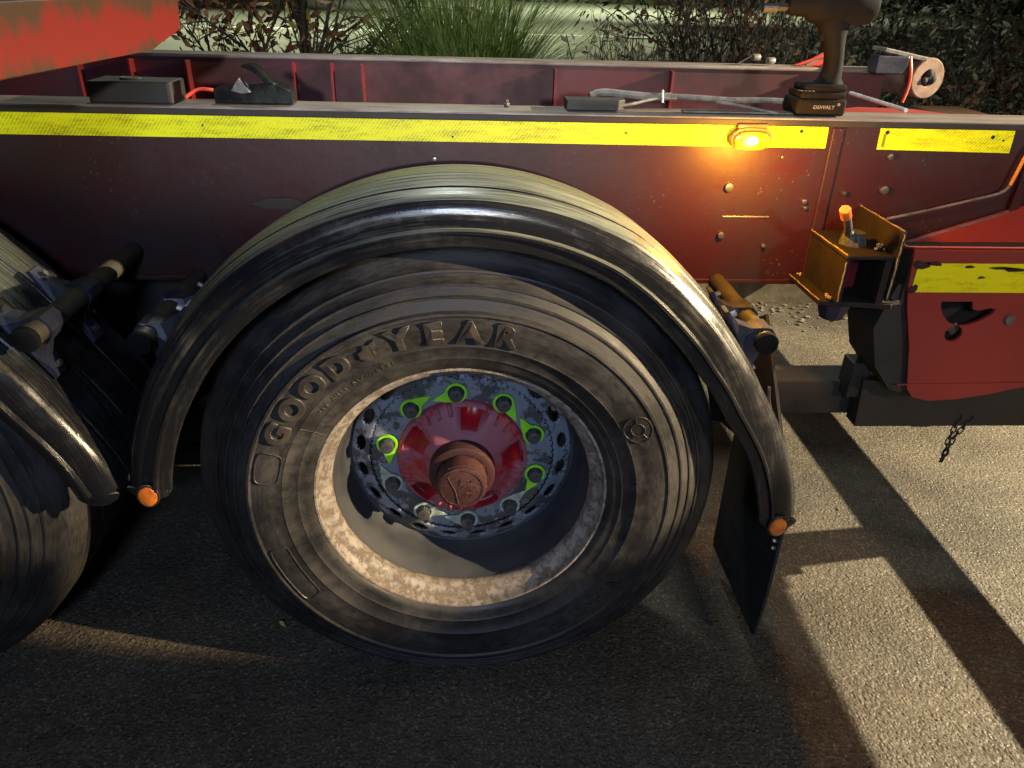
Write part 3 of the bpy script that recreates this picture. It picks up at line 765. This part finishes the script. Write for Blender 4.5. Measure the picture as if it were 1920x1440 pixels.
b = bmesh.new(); prism(b, [(.303, .93), (.303, .80), (.44, .80), (.44, .93)], .996, 1.003, 'x'); link('side_web', b, 'dark', pn)
b = bmesh.new(); prism(b, [(1.003, .85), (1.016, .80), (1.050, .70), (1.075, .59), (1.066, .57), (1.035, .58), (.985, .64), (.955, .74), (.985, .85)], .31, .45); link('side_gusset', b, 'dark', pn)
b = bmesh.new(); prism(b, [(1.02, .56), (1.10, .548), (1.30, .56), (1.6, .59), (1.6, .42), (1.03, .42)], .40, .451); link('bar_hanger', b, 'dark', pn)
b = bmesh.new(); box(b, .99, 1.04, .41, .47, .50, .60, .005); link('hanger_block', b, 'dark', pn)
b = bmesh.new(); box(b, 1.20, 1.25, .42, .47, .405, .428); box(b, 1.42, 1.5, .42, .47, .41, .428); link('hanger_lug', b, 'dark', pn)
# sloped plate joining panel top and rail face
bm = bmesh.new()
v = [bm.verts.new(p) for p in ((.992, .300, .935), (1.60, .300, .935), (1.60, .446, 1.085), (1.283, .446, .982), (1.046, .446, .902), (.992, .446, .895))]
bm.faces.new(v); part('sloped_plate', bm, 'panel').modifiers.new('thickness', 'SOLIDIFY').thickness = .006
b = bmesh.new(); tube(b, [(1.046, .442, .902), (1.16, .441, .941), (1.283, .441, .982)], .0035, 6); part('weld_seam', b, 'top', smooth=True)
tape(1.008, 1.60, .838, .906, y=.2925, m='tape_worn', parent=pn, name='reflective_tape')
# torn paint scraps at the tape's upper edge
for (x, z, sx, sz) in ((1.016, .903, .022, .009), (1.045, .905, .02, .006), (1.125, .899, .012, .003), (1.20, .896, .03, .0035), (1.235, .893, .028, .005), (1.275, .896, .02, .003), (1.16, .874, .008, .003), (1.012, .846, .012, .010)):
    b = bmesh.new()
    pts = [(x+sx*math.cos(t)*random.uniform(.7, 1.2), z+sz*math.sin(t)*random.uniform(.6, 1.3)) for t in [2*math.pi*k/9 for k in range(9)]]
    prism(b, pts, .2912, .2924); link('paint_flake', b, 'rail', pn)
# air lines on the rail
b = bmesh.new(); tube(b, smoothpath([(.985, .440, .962), (1.08, .437, .985), (1.18, .436, 1.011), (1.245, .436, 1.029), (1.262, .436, 1.047)], 5), .0035, 8); part('air_line', b, 'cable', smooth=True)
b = bmesh.new(); tube(b, smoothpath([(1.262, .436, 1.047), (1.268, .436, 1.075), (1.277, .436, 1.118), (1.29, .436, 1.14)], 5), .0042, 8); part('air_line', b, 'orangepipe', smooth=True, label='orange end of the air line')
b = bmesh.new(); box(b, 1.285, 1.305, .44, .4465, .80, 1.16); link('cover_strip', b, 'rail', nr)

# ---- container twistlock bracket --------------------------------------
bm = bmesh.new(); box(bm, .925, .933, .245, .50, .835, .990, .001); tw = part('twistlock_bracket', bm, 'dark', label='rusty twistlock bracket with lever')
br = mat('rusty_bracket_steel', (.022, .015, .012), (.012, .009, .008), 22, .6, 0, .5)
br.node_tree.nodes['Principled BSDF'].inputs['Specular IOR Level'].default_value = .25
tw.data.materials[0] = br
def sub(name, bm, m, sm=False): return link(name, bm, m, tw, sm)
# box: left wall, top wall, right wall, back; open to the front
bm = bmesh.new(); box(bm, .822, .830, .252, .440, .825, .926, .001); sub('box_wall', bm, br)
bm = bmesh.new(); box(bm, .818, .925, .248, .440, .926, .936, .0035); sub('box_top', bm, br)
bm = bmesh.new(); box(bm, .908, .9245, .252, .440, .825, .9255, .001); sub('box_wall', bm, br)
bm = bmesh.new(); box(bm, .830, .908, .36, .375, .825, .9255); sub('box_back', bm, 'stiff')  # brighter red paints in light that does not reach the inside
bm = bmesh.new(); prism(bm, [(.792, .275), (.945, .250), (.965, .265), (.965, .445), (.79, .445)], .812, .8245, 'z', .002); sub('base_plate', bm, br)
# pale strips along the edges
for pts in ([(.818, .44, .9365), (.818, .34, .9365), (.820, .25, .9365)], [(.929, .50, .991), (.929, .37, .991), (.929, .247, .991)], [(.822, .252, .92), (.822, .252, .83)], [(.928, .245, .985), (.928, .245, .90), (.928, .245, .838)], [(.792, .276, .8245), (.790, .36, .8245), (.79, .445, .8245)]):
    bm = bmesh.new(); P = smoothpath(pts, 8); tube(bm, [p+Vector((random.uniform(-.001, .001), 0, random.uniform(-.0006, .0008))) for p in P], .0017, 5); sub('pale_edge', bm, 'weld')
for (c, s) in (((.81, .43, .829), .010), ((.822, .285, .829), .012), ((.905, .29, .940), .010), ((.915, .30, .940), .012), ((.895, .36, .945), .006)):
    bm = bmesh.new()
    for k in range(5): bmesh.ops.create_icosphere(bm, subdivisions=1, radius=s*random.uniform(.25, .5), matrix=Matrix.Translation(Vector(c)+Vector((random.uniform(-s, s), random.uniform(-s, s), random.uniform(0, .002)))))
    sub('grease_lump', bm, 'weld')
# locking knob and lever
bm = bmesh.new(); cyl(bm, (.868, .335, .949), (0, 0, 1), .031, .030, 8, r2=.024, bev=.002); sub('lock_knob', bm, 'nut')
bm = bmesh.new(); tube(bm, smoothpath([(.868, .335, .955), (.845, .318, .965), (.832, .300, .982), (.820, .288, 1.002), (.8115, .280, 1.014)], 5), .0085, 12); sub('lever', bm, 'stay', True)
bm = bmesh.new(); tube(bm, [(.8125, .281, 1.010), (.800, .270, 1.030)], .0115, 12); sub('lever_grip', bm, 'orange', True)
bm = bmesh.new(); cyl(bm, (.858, .335, .785), (0, 0, -1), .044, .054, 8, r2=.026, bev=.003); sub('lock_head', bm, 'clamp')
bm = bmesh.new(); tube(bm, [(.93, .27, .826), (.95, .262, .822), (.968, .262, .826)], .006, 6); sub('weld_bead', bm, 'weld')
bm = bmesh.new(); box(bm, .84, 1.0, .44, .452, .80, .84); sub('mount_plate', bm, 'dark')

# ---- chain ------------------------------------------------------------
def chain_link(c, d, roll_):
    d = Vector(d).normalized(); q = Vector((0, 0, 1)).rotation_difference(d) @ __import__('mathutils').Quaternion((0, 0, 1), roll_)
    bm = bmesh.new(); pts = []
    for k in range(13):
        t = 2*math.pi*k/12
        p = Vector((.0052*math.cos(t), 0, .0085*math.sin(t)+math.copysign(.004, math.sin(t)) if abs(math.sin(t)) > .01 else 0))
        pts.append(Vector(c)+q @ p)
    tube(bm, pts, .0019, 6, cap=False); return bm
ch = None
for path in ([(1.308, .40, .445), (1.304, .40, .405), (1.300, .40, .37), (1.302, .40, .335), (1.296, .40, .30)], [(1.338, .40, .44), (1.326, .40, .41), (1.314, .40, .385), (1.308, .40, .35), (1.304, .40, .315)]):
    P = smoothpath(path, 10); L = [0]
    for a, b_ in zip(P, P[1:]): L.append(L[-1]+(b_-a).length)
    s = 0; k = 0
    while s < L[-1]:
        i = max(j for j in range(len(L)) if L[j] <= s); i = min(i, len(P)-2)
        c = P[i].lerp(P[i+1], (s-L[i])/max(L[i+1]-L[i], 1e-6))
        bm = chain_link(c, P[i+1]-P[i], (k % 2)*math.pi/2+.5)
        if ch is None: ch = part('safety_chain', bm, 'dark', smooth=True)
        else: link('chain_link', bm, 'dark', ch, True)
        s += .0185; k += 1

# ---- rear end: outrigger, bumper, rear plate --------------------------
b = bmesh.new(); box(b, 1.92, 2.15, -.02, .62, .80, 1.165, .01); box(b, 1.92, 2.15, .621, 2.12, .76, 1.0, .01); part('rear_bolster', b, 'beam')
bm = bmesh.new(); box(bm, -.04, .04, -1.10, 1.5, -.033, .033, .006); rb = part('rear_bumper', bm, 'dark'); rb.location = (1.97, 1.05, .4675)
for y in (.53, 1.45):
    b = bmesh.new(); box(b, 1.93, 2.01, y-.05, y+.05, .50, .80, .006); part('bumper_arm', b, 'dark')
# red sloping deck plate between the rails at the right
bm = bmesh.new()
v = [bm.verts.new(p) for p in ((.98, .565, 1.165), (1.32, .565, 1.165), (1.40, .80, 1.12), (1.36, 1.10, 1.12), (1.20, 1.12, 1.12), (1.0, 1.0, 1.12))]
bm.faces.new(v); part('deck_plate', bm, 'panel').modifiers.new('thickness', 'SOLIDIFY').thickness = .006
b = bmesh.new(); cyl(b, (1.049, .726, 1.187), Vector((-.006, -.296, 0.0)), .005, .31, 10); part('white_rod', b, 'white', smooth=True)
# pipe end clamped to the far rail
b = bmesh.new(); lathe(b, [(.068, -.09), (.068, .10)], 36); 
lathe(b, [(.068, -.09), (.064, -.094), (.030, -.094), (.026, -.09), (.024, -.05), (.001, -.05)], 36)
pe = part('end_pipe', b, 'pipe_end', smooth=True, label='sandy round pipe end beside the far rail'); pe.location = (1.615, 1.62, 1.165); pe.rotation_euler = (0, 0, R(12))
b = bmesh.new()
for k in range(7): bmesh.ops.create_icosphere(b, subdivisions=2, radius=random.uniform(.009, .02), matrix=Matrix.Translation((random.uniform(-.018, .018), -.09, random.uniform(-.018, .016))))
link('pipe_plug', b, 'flap', pe, True)
b = bmesh.new(); box(b, 1.44, 1.60, 1.50, 1.60, 1.235, 1.250, .003, Matrix.Translation((1.52, 1.55, 1.24)) @ Matrix.Rotation(R(10), 4, 'Y') @ Matrix.Translation((-1.52, -1.55, -1.24))); part('clamp_plate', b, 'cable')
b = bmesh.new(); box(b, 1.42, 1.53, 1.49, 1.56, 1.180, 1.238, .004); part('clamp_block', b, 'clamp')
b = bmesh.new(); tube(b, smoothpath([(1.535, 1.50, 1.238), (1.545, 1.49, 1.19), (1.55, 1.49, 1.14), (1.535, 1.48, 1.09)], 5), .0055, 8); part('red_wire', b, 'redhose', smooth=True)
# bits clipped to the far rail: small fittings and a red reflector flag
for (x, z) in ((1.03, 1.215), (1.085, 1.205)):
    b = bmesh.new(); cyl(b, (x, 1.60, z), (1, .3, 0), .012, .03, 12, bev=.003); part('rail_fitting', b, 'cable', smooth=True)
b = bmesh.new(); prism(b, [(1.17, 1.192), (1.30, 1.192), (1.30, 1.235), (1.275, 1.238), (1.24, 1.215)], 1.60, 1.612, bev=.002); part('red_flag_plate', b, 'redhose')
b = bmesh.new(); tube(b, [(1.21, 1.585, 1.195), (1.25, 1.585, 1.215), (1.29, 1.585, 1.225)], .004, 6); part('rail_rod', b, 'cable')
b = bmesh.new(); tube(b, smoothpath([(.97, 1.6, 1.192), (1.0, 1.6, 1.21), (1.03, 1.6, 1.225)], 4), .003, 6); part('rail_wire', b, 'cable')

# ================================================================= THINGS ON THE RAIL
# black rubber buffer block with a hole in the top
bm = bmesh.new()
prism(bm, [(-.088, -.048), (.078, -.048), (.084, -.044), (.084, .040), (.070, .044), (.03, .036), (.0, .044), (-.03, .050), (-.088, .050)], 0, .043, 'z', .003)
blk = tag(link('rubber_block', bm, 'rubber'), 'black rubber block with a round hole lying on the near rail at the left', 'block')
blk.location = (-.692, .513, 1.184)
b = bmesh.new(); cyl(b, (-.012, .002, .0445), (0, 0, 1), .021, .003, 24); link('hole', b, 'flap', blk, True)
b = bmesh.new(); lathe(b, [(.021, 0), (.0235, -.002), (.0245, 0)], 24)
for v in b.verts: v.co = Vector((v.co.x-.012, v.co.z+.002, .0445-v.co.y))
link('hole_rim', b, 'rubber', blk, True)
# black steel locking tool: two feet, a raised bent arm
st = mat('glossy_black_steel', (.012, .014, .015), (.02, .022, .022), 20, .16, .2, .2)
bm = bmesh.new(); prism(bm, [(-.083, 0), (.083, 0), (.083, .026), (.052, .040), (.045, .044), (-.018, .030), (-.04, .036), (-.083, .030)], -.025, .025, 'y', .003)
tl = tag(link('locking_tool', bm, st), 'black steel locking tool with a raised bent arm on the near rail', 'tool'); tl.location = (-.447, .515, 1.184)
bm = bmesh.new(); prism(bm, [(-.020, .073), (-.016, .078), (.004, .078), (.012, .072), (.052, .034), (.045, .026), (.006, .063), (-.002, .069)], -.022, .022, 'y', .0015); link('arm', bm, st, tl)
bm = bmesh.new(); prism(bm, [(-.034, .040), (-.024, .054), (-.016, .040), (-.002, .024), (-.020, .020), (-.045, .026)], -.032, -.012, 'y', .002); link('pawl', bm, 'steel', tl)
# red hose loop
b = bmesh.new(); tube(b, smoothpath([(-.61, .55, 1.187), (-.585, .56, 1.202), (-.56, .56, 1.203), (-.535, .56, 1.198), (-.512, .54, 1.188)], 6), .004, 8)
tag(link('red_hose', b, 'redhose', None, True), 'short orange red hose arching between the rubber block and the steel tool', 'hose')
# black bracket with grey cables
bm = bmesh.new(); prism(bm, [(-.06, -.028), (.055, -.028), (.075, .0), (.075, .03), (-.06, .03)], 0, .022, 'z', .002)
cb = thing('cable_loom', 'taped grey cables with a cable tie lying along the near rail right of the wheel', 'cable', (.29, .518, 1.184))
link('cable_shoe', bm, 'rubber', cb)
def cab(name, pts, r, m):
    b = bmesh.new(); tube(b, smoothpath(pts, 7), r, 8); return link(name, b, m, cb, True)
cab('cable_sleeve', [(.0, .04, .022), (.03, .045, .030), (.08, .045, .027), (.14, .045, .023), (.19, .045, .024)], .0085, 'cable')
cab('cable', [(.19, .045, .024), (.26, .045, .022), (.33, .045, .019), (.42, .045, .02), (.50, .045, .016)], .0065, 'cable')
cab('thin_cable', [(.04, -.02, .006), (.09, .0, .012), (.15, .03, .02), (.2, .04, .02)], .0035, 'cable')
cab('thin_cable', [(.29, .03, .016), (.34, .01, .012), (.38, -.03, .008), (.41, -.045, .004)], .0030, 'cable')
cab('cable_tie', [(.168, .033, .012), (.166, .034, .030), (.168, .045, .036), (.17, .056, .028)], .0028, 'white')
b = bmesh.new(); box(b, .20, .55, -.035, -.010, .001, .005, .001); link('metal_strip', b, 'steel', cb)
b = bmesh.new(); cyl(b, (.035, -.02, .012), (.5, -.3, .8), .003, .02, 8); link('split_pin', b, 'steel', cb)
# a loose bolt on the rail
b = bmesh.new(); cyl(b, (0, 0, .004), (0, 0, 1), .0065, .008, 6, bev=.001); cyl(b, (0, 0, .010), (0, 0, 1), .004, .01, 10)
o = tag(link('loose_bolt', b, 'steel', None, True), 'small bolt standing on the near rail above the mudguard', 'bolt'); o.location = (.10, .528, 1.1835)

# cordless impact wrench standing on its battery
iw = thing('impact_wrench', 'black cordless impact wrench standing on its battery on the near rail', 'power tool', (.800, .505, 1.184))
bm = bmesh.new(); box(bm, -.064, .050, -.040, .045, .001, .038, .008, seg=3); box(bm, -.058, .046, -.036, .041, .036, .052, .006)
bat = link('battery', bm, 'plastic', iw, True)
bm = bmesh.new(); box(bm, -.050, .048, -.033, .038, .050, .066, .007); link('battery_foot', bm, 'plastic', iw, True)
bm = bmesh.new()   # grip: lofted rounded column leaning slightly
rings = []
for (z, x, rx, ry) in ((.060, .012, .040, .030), (.075, .016, .026, .024), (.095, .018, .021, .022), (.120, .016, .021, .023), (.145, .010, .023, .024), (.165, .004, .028, .026), (.185, -.002, .036, .028), (.20, -.002, .040, .028)):
    rings.append([bm.verts.new((x+rx*math.cos(t), .002+ry*math.sin(t), z)) for t in [2*math.pi*k/20 for k in range(20)]])
for A, B in zip(rings, rings[1:]):
    for k in range(20): bm.faces.new((A[k], A[(k+1) % 20], B[(k+1) % 20], B[k]))
bm.faces.new(rings[0][::-1]); bm.faces.new(rings[-1])
link('grip', bm, 'plastic', iw, True)
bm = bmesh.new(); rows = lathe(bm, [(.001, -.082), (.030, -.081), (.037, -.070), (.039, -.03), (.041, .0), (.039, .04), (.034, .058), (.026, .066), (.022, .10), (.018, .108), (.001, .108)], 32)
for v in bm.verts: v.co = Vector((-v.co.y, v.co.x*.9, v.co.z+.222))
link('motor_housing', bm, 'plastic', iw, True)
bm = bmesh.new(); cyl(bm, (-.118, 0, .215), (1, 0, 0), .008, .03, 4); cyl(bm, (-.146, 0, .212), (1, 0, 0), .0095, .03, 12); link('anvil', bm, 'steel', iw)
bm = bmesh.new(); box(bm, -.026, -.010, -.006, .010, .150, .180, .004); link('trigger', bm, 'plastic', iw, True)
me = text_mesh('DEWALT', .0105, .0003, 0, .0002, 1.15); me.materials.append(MT['cable'])
o = bpy.data.objects.new('battery_lettering', me); col.objects.link(o); o.parent = iw; o.rotation_euler = (R(90), 0, 0); o.location = (-.002, -.0405, .020)
b = bmesh.new(); cyl(b, (.030, -.0405, .027), (0, 1, 0), .0035, .002, 8); link('battery_screw', b, 'cable', iw)
for k in range(4):
    b = bmesh.new(); box(b, -.060+.009*k, -.055+.009*k, -.037, -.020, .0525, .0535); link('battery_rib', b, 'cable', iw)

# ================================================================= PLANTS BEHIND THE TRAILER
def leafface(bm, c, size, n=None, elong=1.8):
    d = Vector((random.gauss(0, 1), random.gauss(0, 1), random.gauss(0, 1))).normalized()
    u = d.orthogonal().normalized(); v = d.cross(u)
    a = random.uniform(0, 6.28); u, v = math.cos(a)*u+math.sin(a)*v, -math.sin(a)*u+math.cos(a)*v
    s = size*random.uniform(.6, 1.3)
    P = [c-u*s*elong*.5, c-v*s*.32-u*s*.1, c+u*s*elong*.15-v*s*.38+d*s*.15, c+u*s*elong*.55, c+u*s*.1+v*s*.36+d*s*.12]
    bm.faces.new([bm.verts.new(p) for p in P])
def branches(bm, p, d, length, r, depth, tips, spread=.6, curl=.25, nsub=3, up=.15):
    pts = [p]; q = Vector(p); dd = Vector(d).normalized(); k = 5
    for i in range(k):
        dd = (dd+Vector((random.gauss(0, curl), random.gauss(0, curl), random.gauss(0, curl)+up*.3))*.6).normalized()
        q = q+dd*length/k; pts.append(q.copy())
        if depth == 0: tips.append(q.copy())
    tube(bm, pts, r, 5, cap=False, taper=r*.45)
    if depth > 0:
        for j in range(nsub):
            i = random.randint(1, k)
            nd = (dd+Vector((random.gauss(0, spread), random.gauss(0, spread), random.gauss(0, spread)))).normalized()
            branches(bm, pts[i], nd, length*random.uniform(.5, .8), r*.55, depth-1, tips, spread, curl, nsub, up)
    tips.append(q.copy())
def shrub(name, label, cat, base, stems, length, r, depth, leafmats, leafn, leafsize, spread=.6, curl=.25, nsub=3, barkm='bark', jitter=.05, lean=None, group=None):
    T = thing(name, label, cat, base, group); tips = []
    bm = bmesh.new()
    for i in range(stems):
        d = Vector((random.gauss(0, .35), random.gauss(0, .3), 1)) if lean is None else Vector(lean)+Vector((random.gauss(0, .25), random.gauss(0, .2), 0))
        branches(bm, Vector((random.gauss(0, .05), random.gauss(0, .05), 0)), d, length*random.uniform(.8, 1.15), r*random.uniform(.6, 1.1), depth, tips, spread, curl, nsub)
    link('branches', bm, barkm, T)
    for m, share in leafmats:
        bm = bmesh.new()
        for i in range(int(leafn*share)):
            t = random.choice(tips); leafface(bm, t+Vector((random.gauss(0, jitter), random.gauss(0, jitter), random.gauss(0, jitter))), leafsize)
        o = link('leaves', bm, m, T, recalc=False); o['kind'] = 'stuff'
    return T
# left oak-leaf shrub
shrub('oak_shrub', 'bare branched shrub with hanging brown leaves at the far left behind the trailer', 'shrub', (-1.42, 3.5, .60), 5, .62, .009, 2, [('brown_leaf', .95), ('yellow_leaf', .05)], 620, .036, .65, .3, 3, jitter=.05)
random.seed(21)
shrub('brown_leaved_shrub', 'shrub with several dark trunks, brown and yellow leaves, left of the grass clump', 'shrub', (-.93, 3.45, .58), 9, .75, .017, 2, [('brown_leaf', .8), ('yellow_leaf', .2)], 260, .042, .45, .16, 3, jitter=.06)
T = thing('tree_stump', 'thick dark trunk standing in the brown leaved shrub', 'tree', (-.92, 3.55, .55))
b = bmesh.new(); tube(b, smoothpath([(0, 0, 0), (.01, 0, .4), (.0, 0, .62), (.02, 0, .95)], 4), .036, 10, taper=.026); tube(b, smoothpath([(.0, 0, .55), (-.05, 0, .7), (-.10, 0, .9)], 4), .014, 7, taper=.008); tube(b, smoothpath([(.0, 0, .6), (-.13, 0.02, .66), (-.24, .02, .72)], 4), .009, 7, taper=.006); link('trunk', b, 'bark', T, True)
random.seed(5)
shrub('thin_shrub', 'thin bare shrub between the brown leaved shrub and the grass clump', 'shrub', (-.60, 3.3, .62), 4, .5, .006, 2, [('brown_leaf', 1)], 60, .04, .7, .3, 3)
# grass clump
random.seed(11)
GC = thing('grass_clump', 'tall clump of green ornamental grass behind the far rail', 'grass', (-.05, 3.35, .60))
for m, cnt in (('grass', 1500), ('grass_dry', 420)):
    bm = bmesh.new()
    for i in range(cnt):
        a = random.uniform(0, 2*math.pi); q = random.random()**.5
        bx, by = q*.30*math.cos(a), q*.22*math.sin(a)
        h = random.uniform(.55, 1.05)*(1 if m == 'grass' else .72); lean = random.uniform(.05, .62)*(.4+q)
        da = a+random.gauss(0, .9); L = 7; prevs = None
        wd = random.uniform(.0035, .0075); side = Vector((-math.sin(da), math.cos(da), 0))*wd
        droop = random.uniform(.0, .5) if random.random() < .7 else random.uniform(.5, 1.2)
        for k in range(L+1):
            t = k/L; c = Vector((bx+lean*t**1.6*math.cos(da), by+lean*t**1.6*math.sin(da), h*(t-droop*.35*t**3)))
            s = side*(1-t**2.5)+side*.02
            A = bm.verts.new(c-s); B = bm.verts.new(c+s+Vector((0, 0, .001)))
            if prevs: bm.faces.new((prevs[0], prevs[1], B, A))
            prevs = (A, B)
    o = link('blades', bm, m, GC, recalc=False); o['kind'] = 'stuff'
# bare shrub right of the grass
random.seed(31)
shrub('bare_shrub', 'bare crooked shrub just right of the grass clump', 'shrub', (.62, 3.4, .62), 4, .62, .013, 3, [('foliage2', 1)], 60, .03, .75, .34, 3)
# twiggy stems
random.seed(41)
def reeds(name, label, x0, x1, n, y, h, seed_leaf, m='twig'):
    T = thing(name, label, 'shrub', ((x0+x1)/2, y, .6)); bm = bmesh.new(); lf = bmesh.new()
    for i in range(n):
        x = random.uniform(x0, x1)-(x0+x1)/2; yy = random.gauss(0, .15); hh = random.uniform(.6, 1)*h
        p = [Vector((x, yy, 0))]
        for k in range(5): p.append(p[-1]+Vector((random.gauss(0, .022), random.gauss(0, .02), hh/5)))
        tube(bm, p, .0036, 4, cap=False, taper=.0014)
        for k in range(int(seed_leaf*hh)):
            j = random.randint(2, 4); c = p[j].lerp(p[j+1], random.random())
            s = random.uniform(.010, .018); d = Vector((random.gauss(0, .3), random.gauss(0, .3), 1)).normalized()*s*1.4
            sd = Vector((random.gauss(0, 1), random.gauss(0, 1), 0)).normalized()*s*.34; off = sd*random.uniform(1, 3)
            lf.faces.new([lf.verts.new(c+off+v_) for v_ in (-d, sd, d, -sd)])
    link('stems', bm, 'bark', T); o = link('leaves', lf, m, T, recalc=False); o['kind'] = 'stuff'
reeds('twiggy_shrub', 'thin upright twigs with small leaves right of the bare shrub', .78, 1.30, 60, 3.6, .70, 12)
reeds('reedy_hedge', 'dense upright brown stems with pale narrow leaves behind the amber lamp', 1.15, 2.2, 150, 3.5, .95, 24)
random.seed(43)
shrub('dark_canopy_shrub', 'dark brown overhanging shrub behind the impact wrench', 'shrub', (1.55, 3.75, .62), 8, .75, .014, 2, [('brown_leaf', .7), ('foliage', .3)], 1100, .028, .55, .2, 4, jitter=.09)
random.seed(44)
def hedge(name, label, base, rx, ry, z0, z1, n, size, mats):
    T = thing(name, label, 'hedge', base); bm = bmesh.new(); tips = []
    for i in range(7): branches(bm, Vector((random.gauss(0, rx*.3), random.gauss(0, .1), 0)), Vector((random.gauss(0, .3), random.gauss(0, .2), 1)), (z1)*.9, .012, 1, tips, .5, .15, 3)
    link('branches', bm, 'bark', T)
    cl = [(Vector((random.uniform(-rx, rx), random.uniform(-ry, ry), random.uniform(z0, z1))), random.uniform(.07, .17)) for _ in range(70)]
    for m, share in mats:
        bm = bmesh.new()
        for i in range(int(n*share)):
            c, s = random.choice(cl); leafface(bm, c+Vector((random.gauss(0, s), random.gauss(0, s), random.gauss(0, s))), size, elong=1.9)
        o = link('leaves', bm, m, T, recalc=False); o['kind'] = 'stuff'
    return T
hedge('evergreen_hedge', 'evergreen hedge with small glossy leaves behind the far rail end', (2.5, 3.45, .5), .55, .32, .1, 1.15, 6000, .026, [('foliage', .35), ('foliage2', .65)])
hedge('dark_hedge', 'dark shaded hedge at the right edge of the picture', (3.55, 3.3, .3), .6, .35, 0, 1.5, 6500, .028, [('foliage', .5), ('brown_leaf', .3), ('foliage2', .2)])
hedge('low_hedge', 'low dark foliage behind the sloping deck plate', (2.75, 2.85, .2), .55, .2, 0, .75, 3500, .026, [('foliage', .6), ('brown_leaf', .4)])
# far dark hedge line beyond the car park
b = bmesh.new()
for i in range(60):
    bmesh.ops.create_icosphere(b, subdivisions=2, radius=1, matrix=Matrix.Translation((4+i*.75+random.uniform(-.2, .2), 62+random.uniform(-.5, .5), random.uniform(.3, .8))) @ Matrix.Diagonal((random.uniform(.5, .9), .7, random.uniform(.8, 1.2), 1)))
for v in b.verts: v.co += Vector((random.gauss(0, .12), random.gauss(0, .12), random.gauss(0, .12)))
tag(link('far_hedge', b, 'foliage'), 'low dark hedge line on the far side of the pale car park', 'hedge')

# small fallen leaf on the asphalt at the foot of the tyre
bm = bmesh.new(); leafface(bm, Vector((0, 0, .006)), .022, elong=1.4)
o = tag(link('fallen_leaf', bm, 'yellow_leaf', None, recalc=False), 'tiny yellow leaf lying on the asphalt beside the middle tyre', 'leaf'); o.location = (-0.448, 0.144, .004)

# loose grit scattered on the asphalt
random.seed(77); bm = bmesh.new()
for i in range(700):
    x = random.uniform(-1.6, 2.2); y = random.uniform(-.45, 2.0); q = random.uniform(.0012, .0034)*(1.8 if random.random() < .05 else 1)
    bmesh.ops.create_icosphere(bm, subdivisions=1, radius=1, matrix=Matrix.Translation((x, y, q*.4)) @ Matrix.Rotation(random.uniform(0, 6), 4, 'Z') @ Matrix.Diagonal((q*1.3, q*.8, q*.6, 1)))
o = link('loose_grit', bm, 'kerb'); tag(o, 'loose grit scattered over the asphalt around the wheels', 'grit'); o['kind'] = 'stuff'
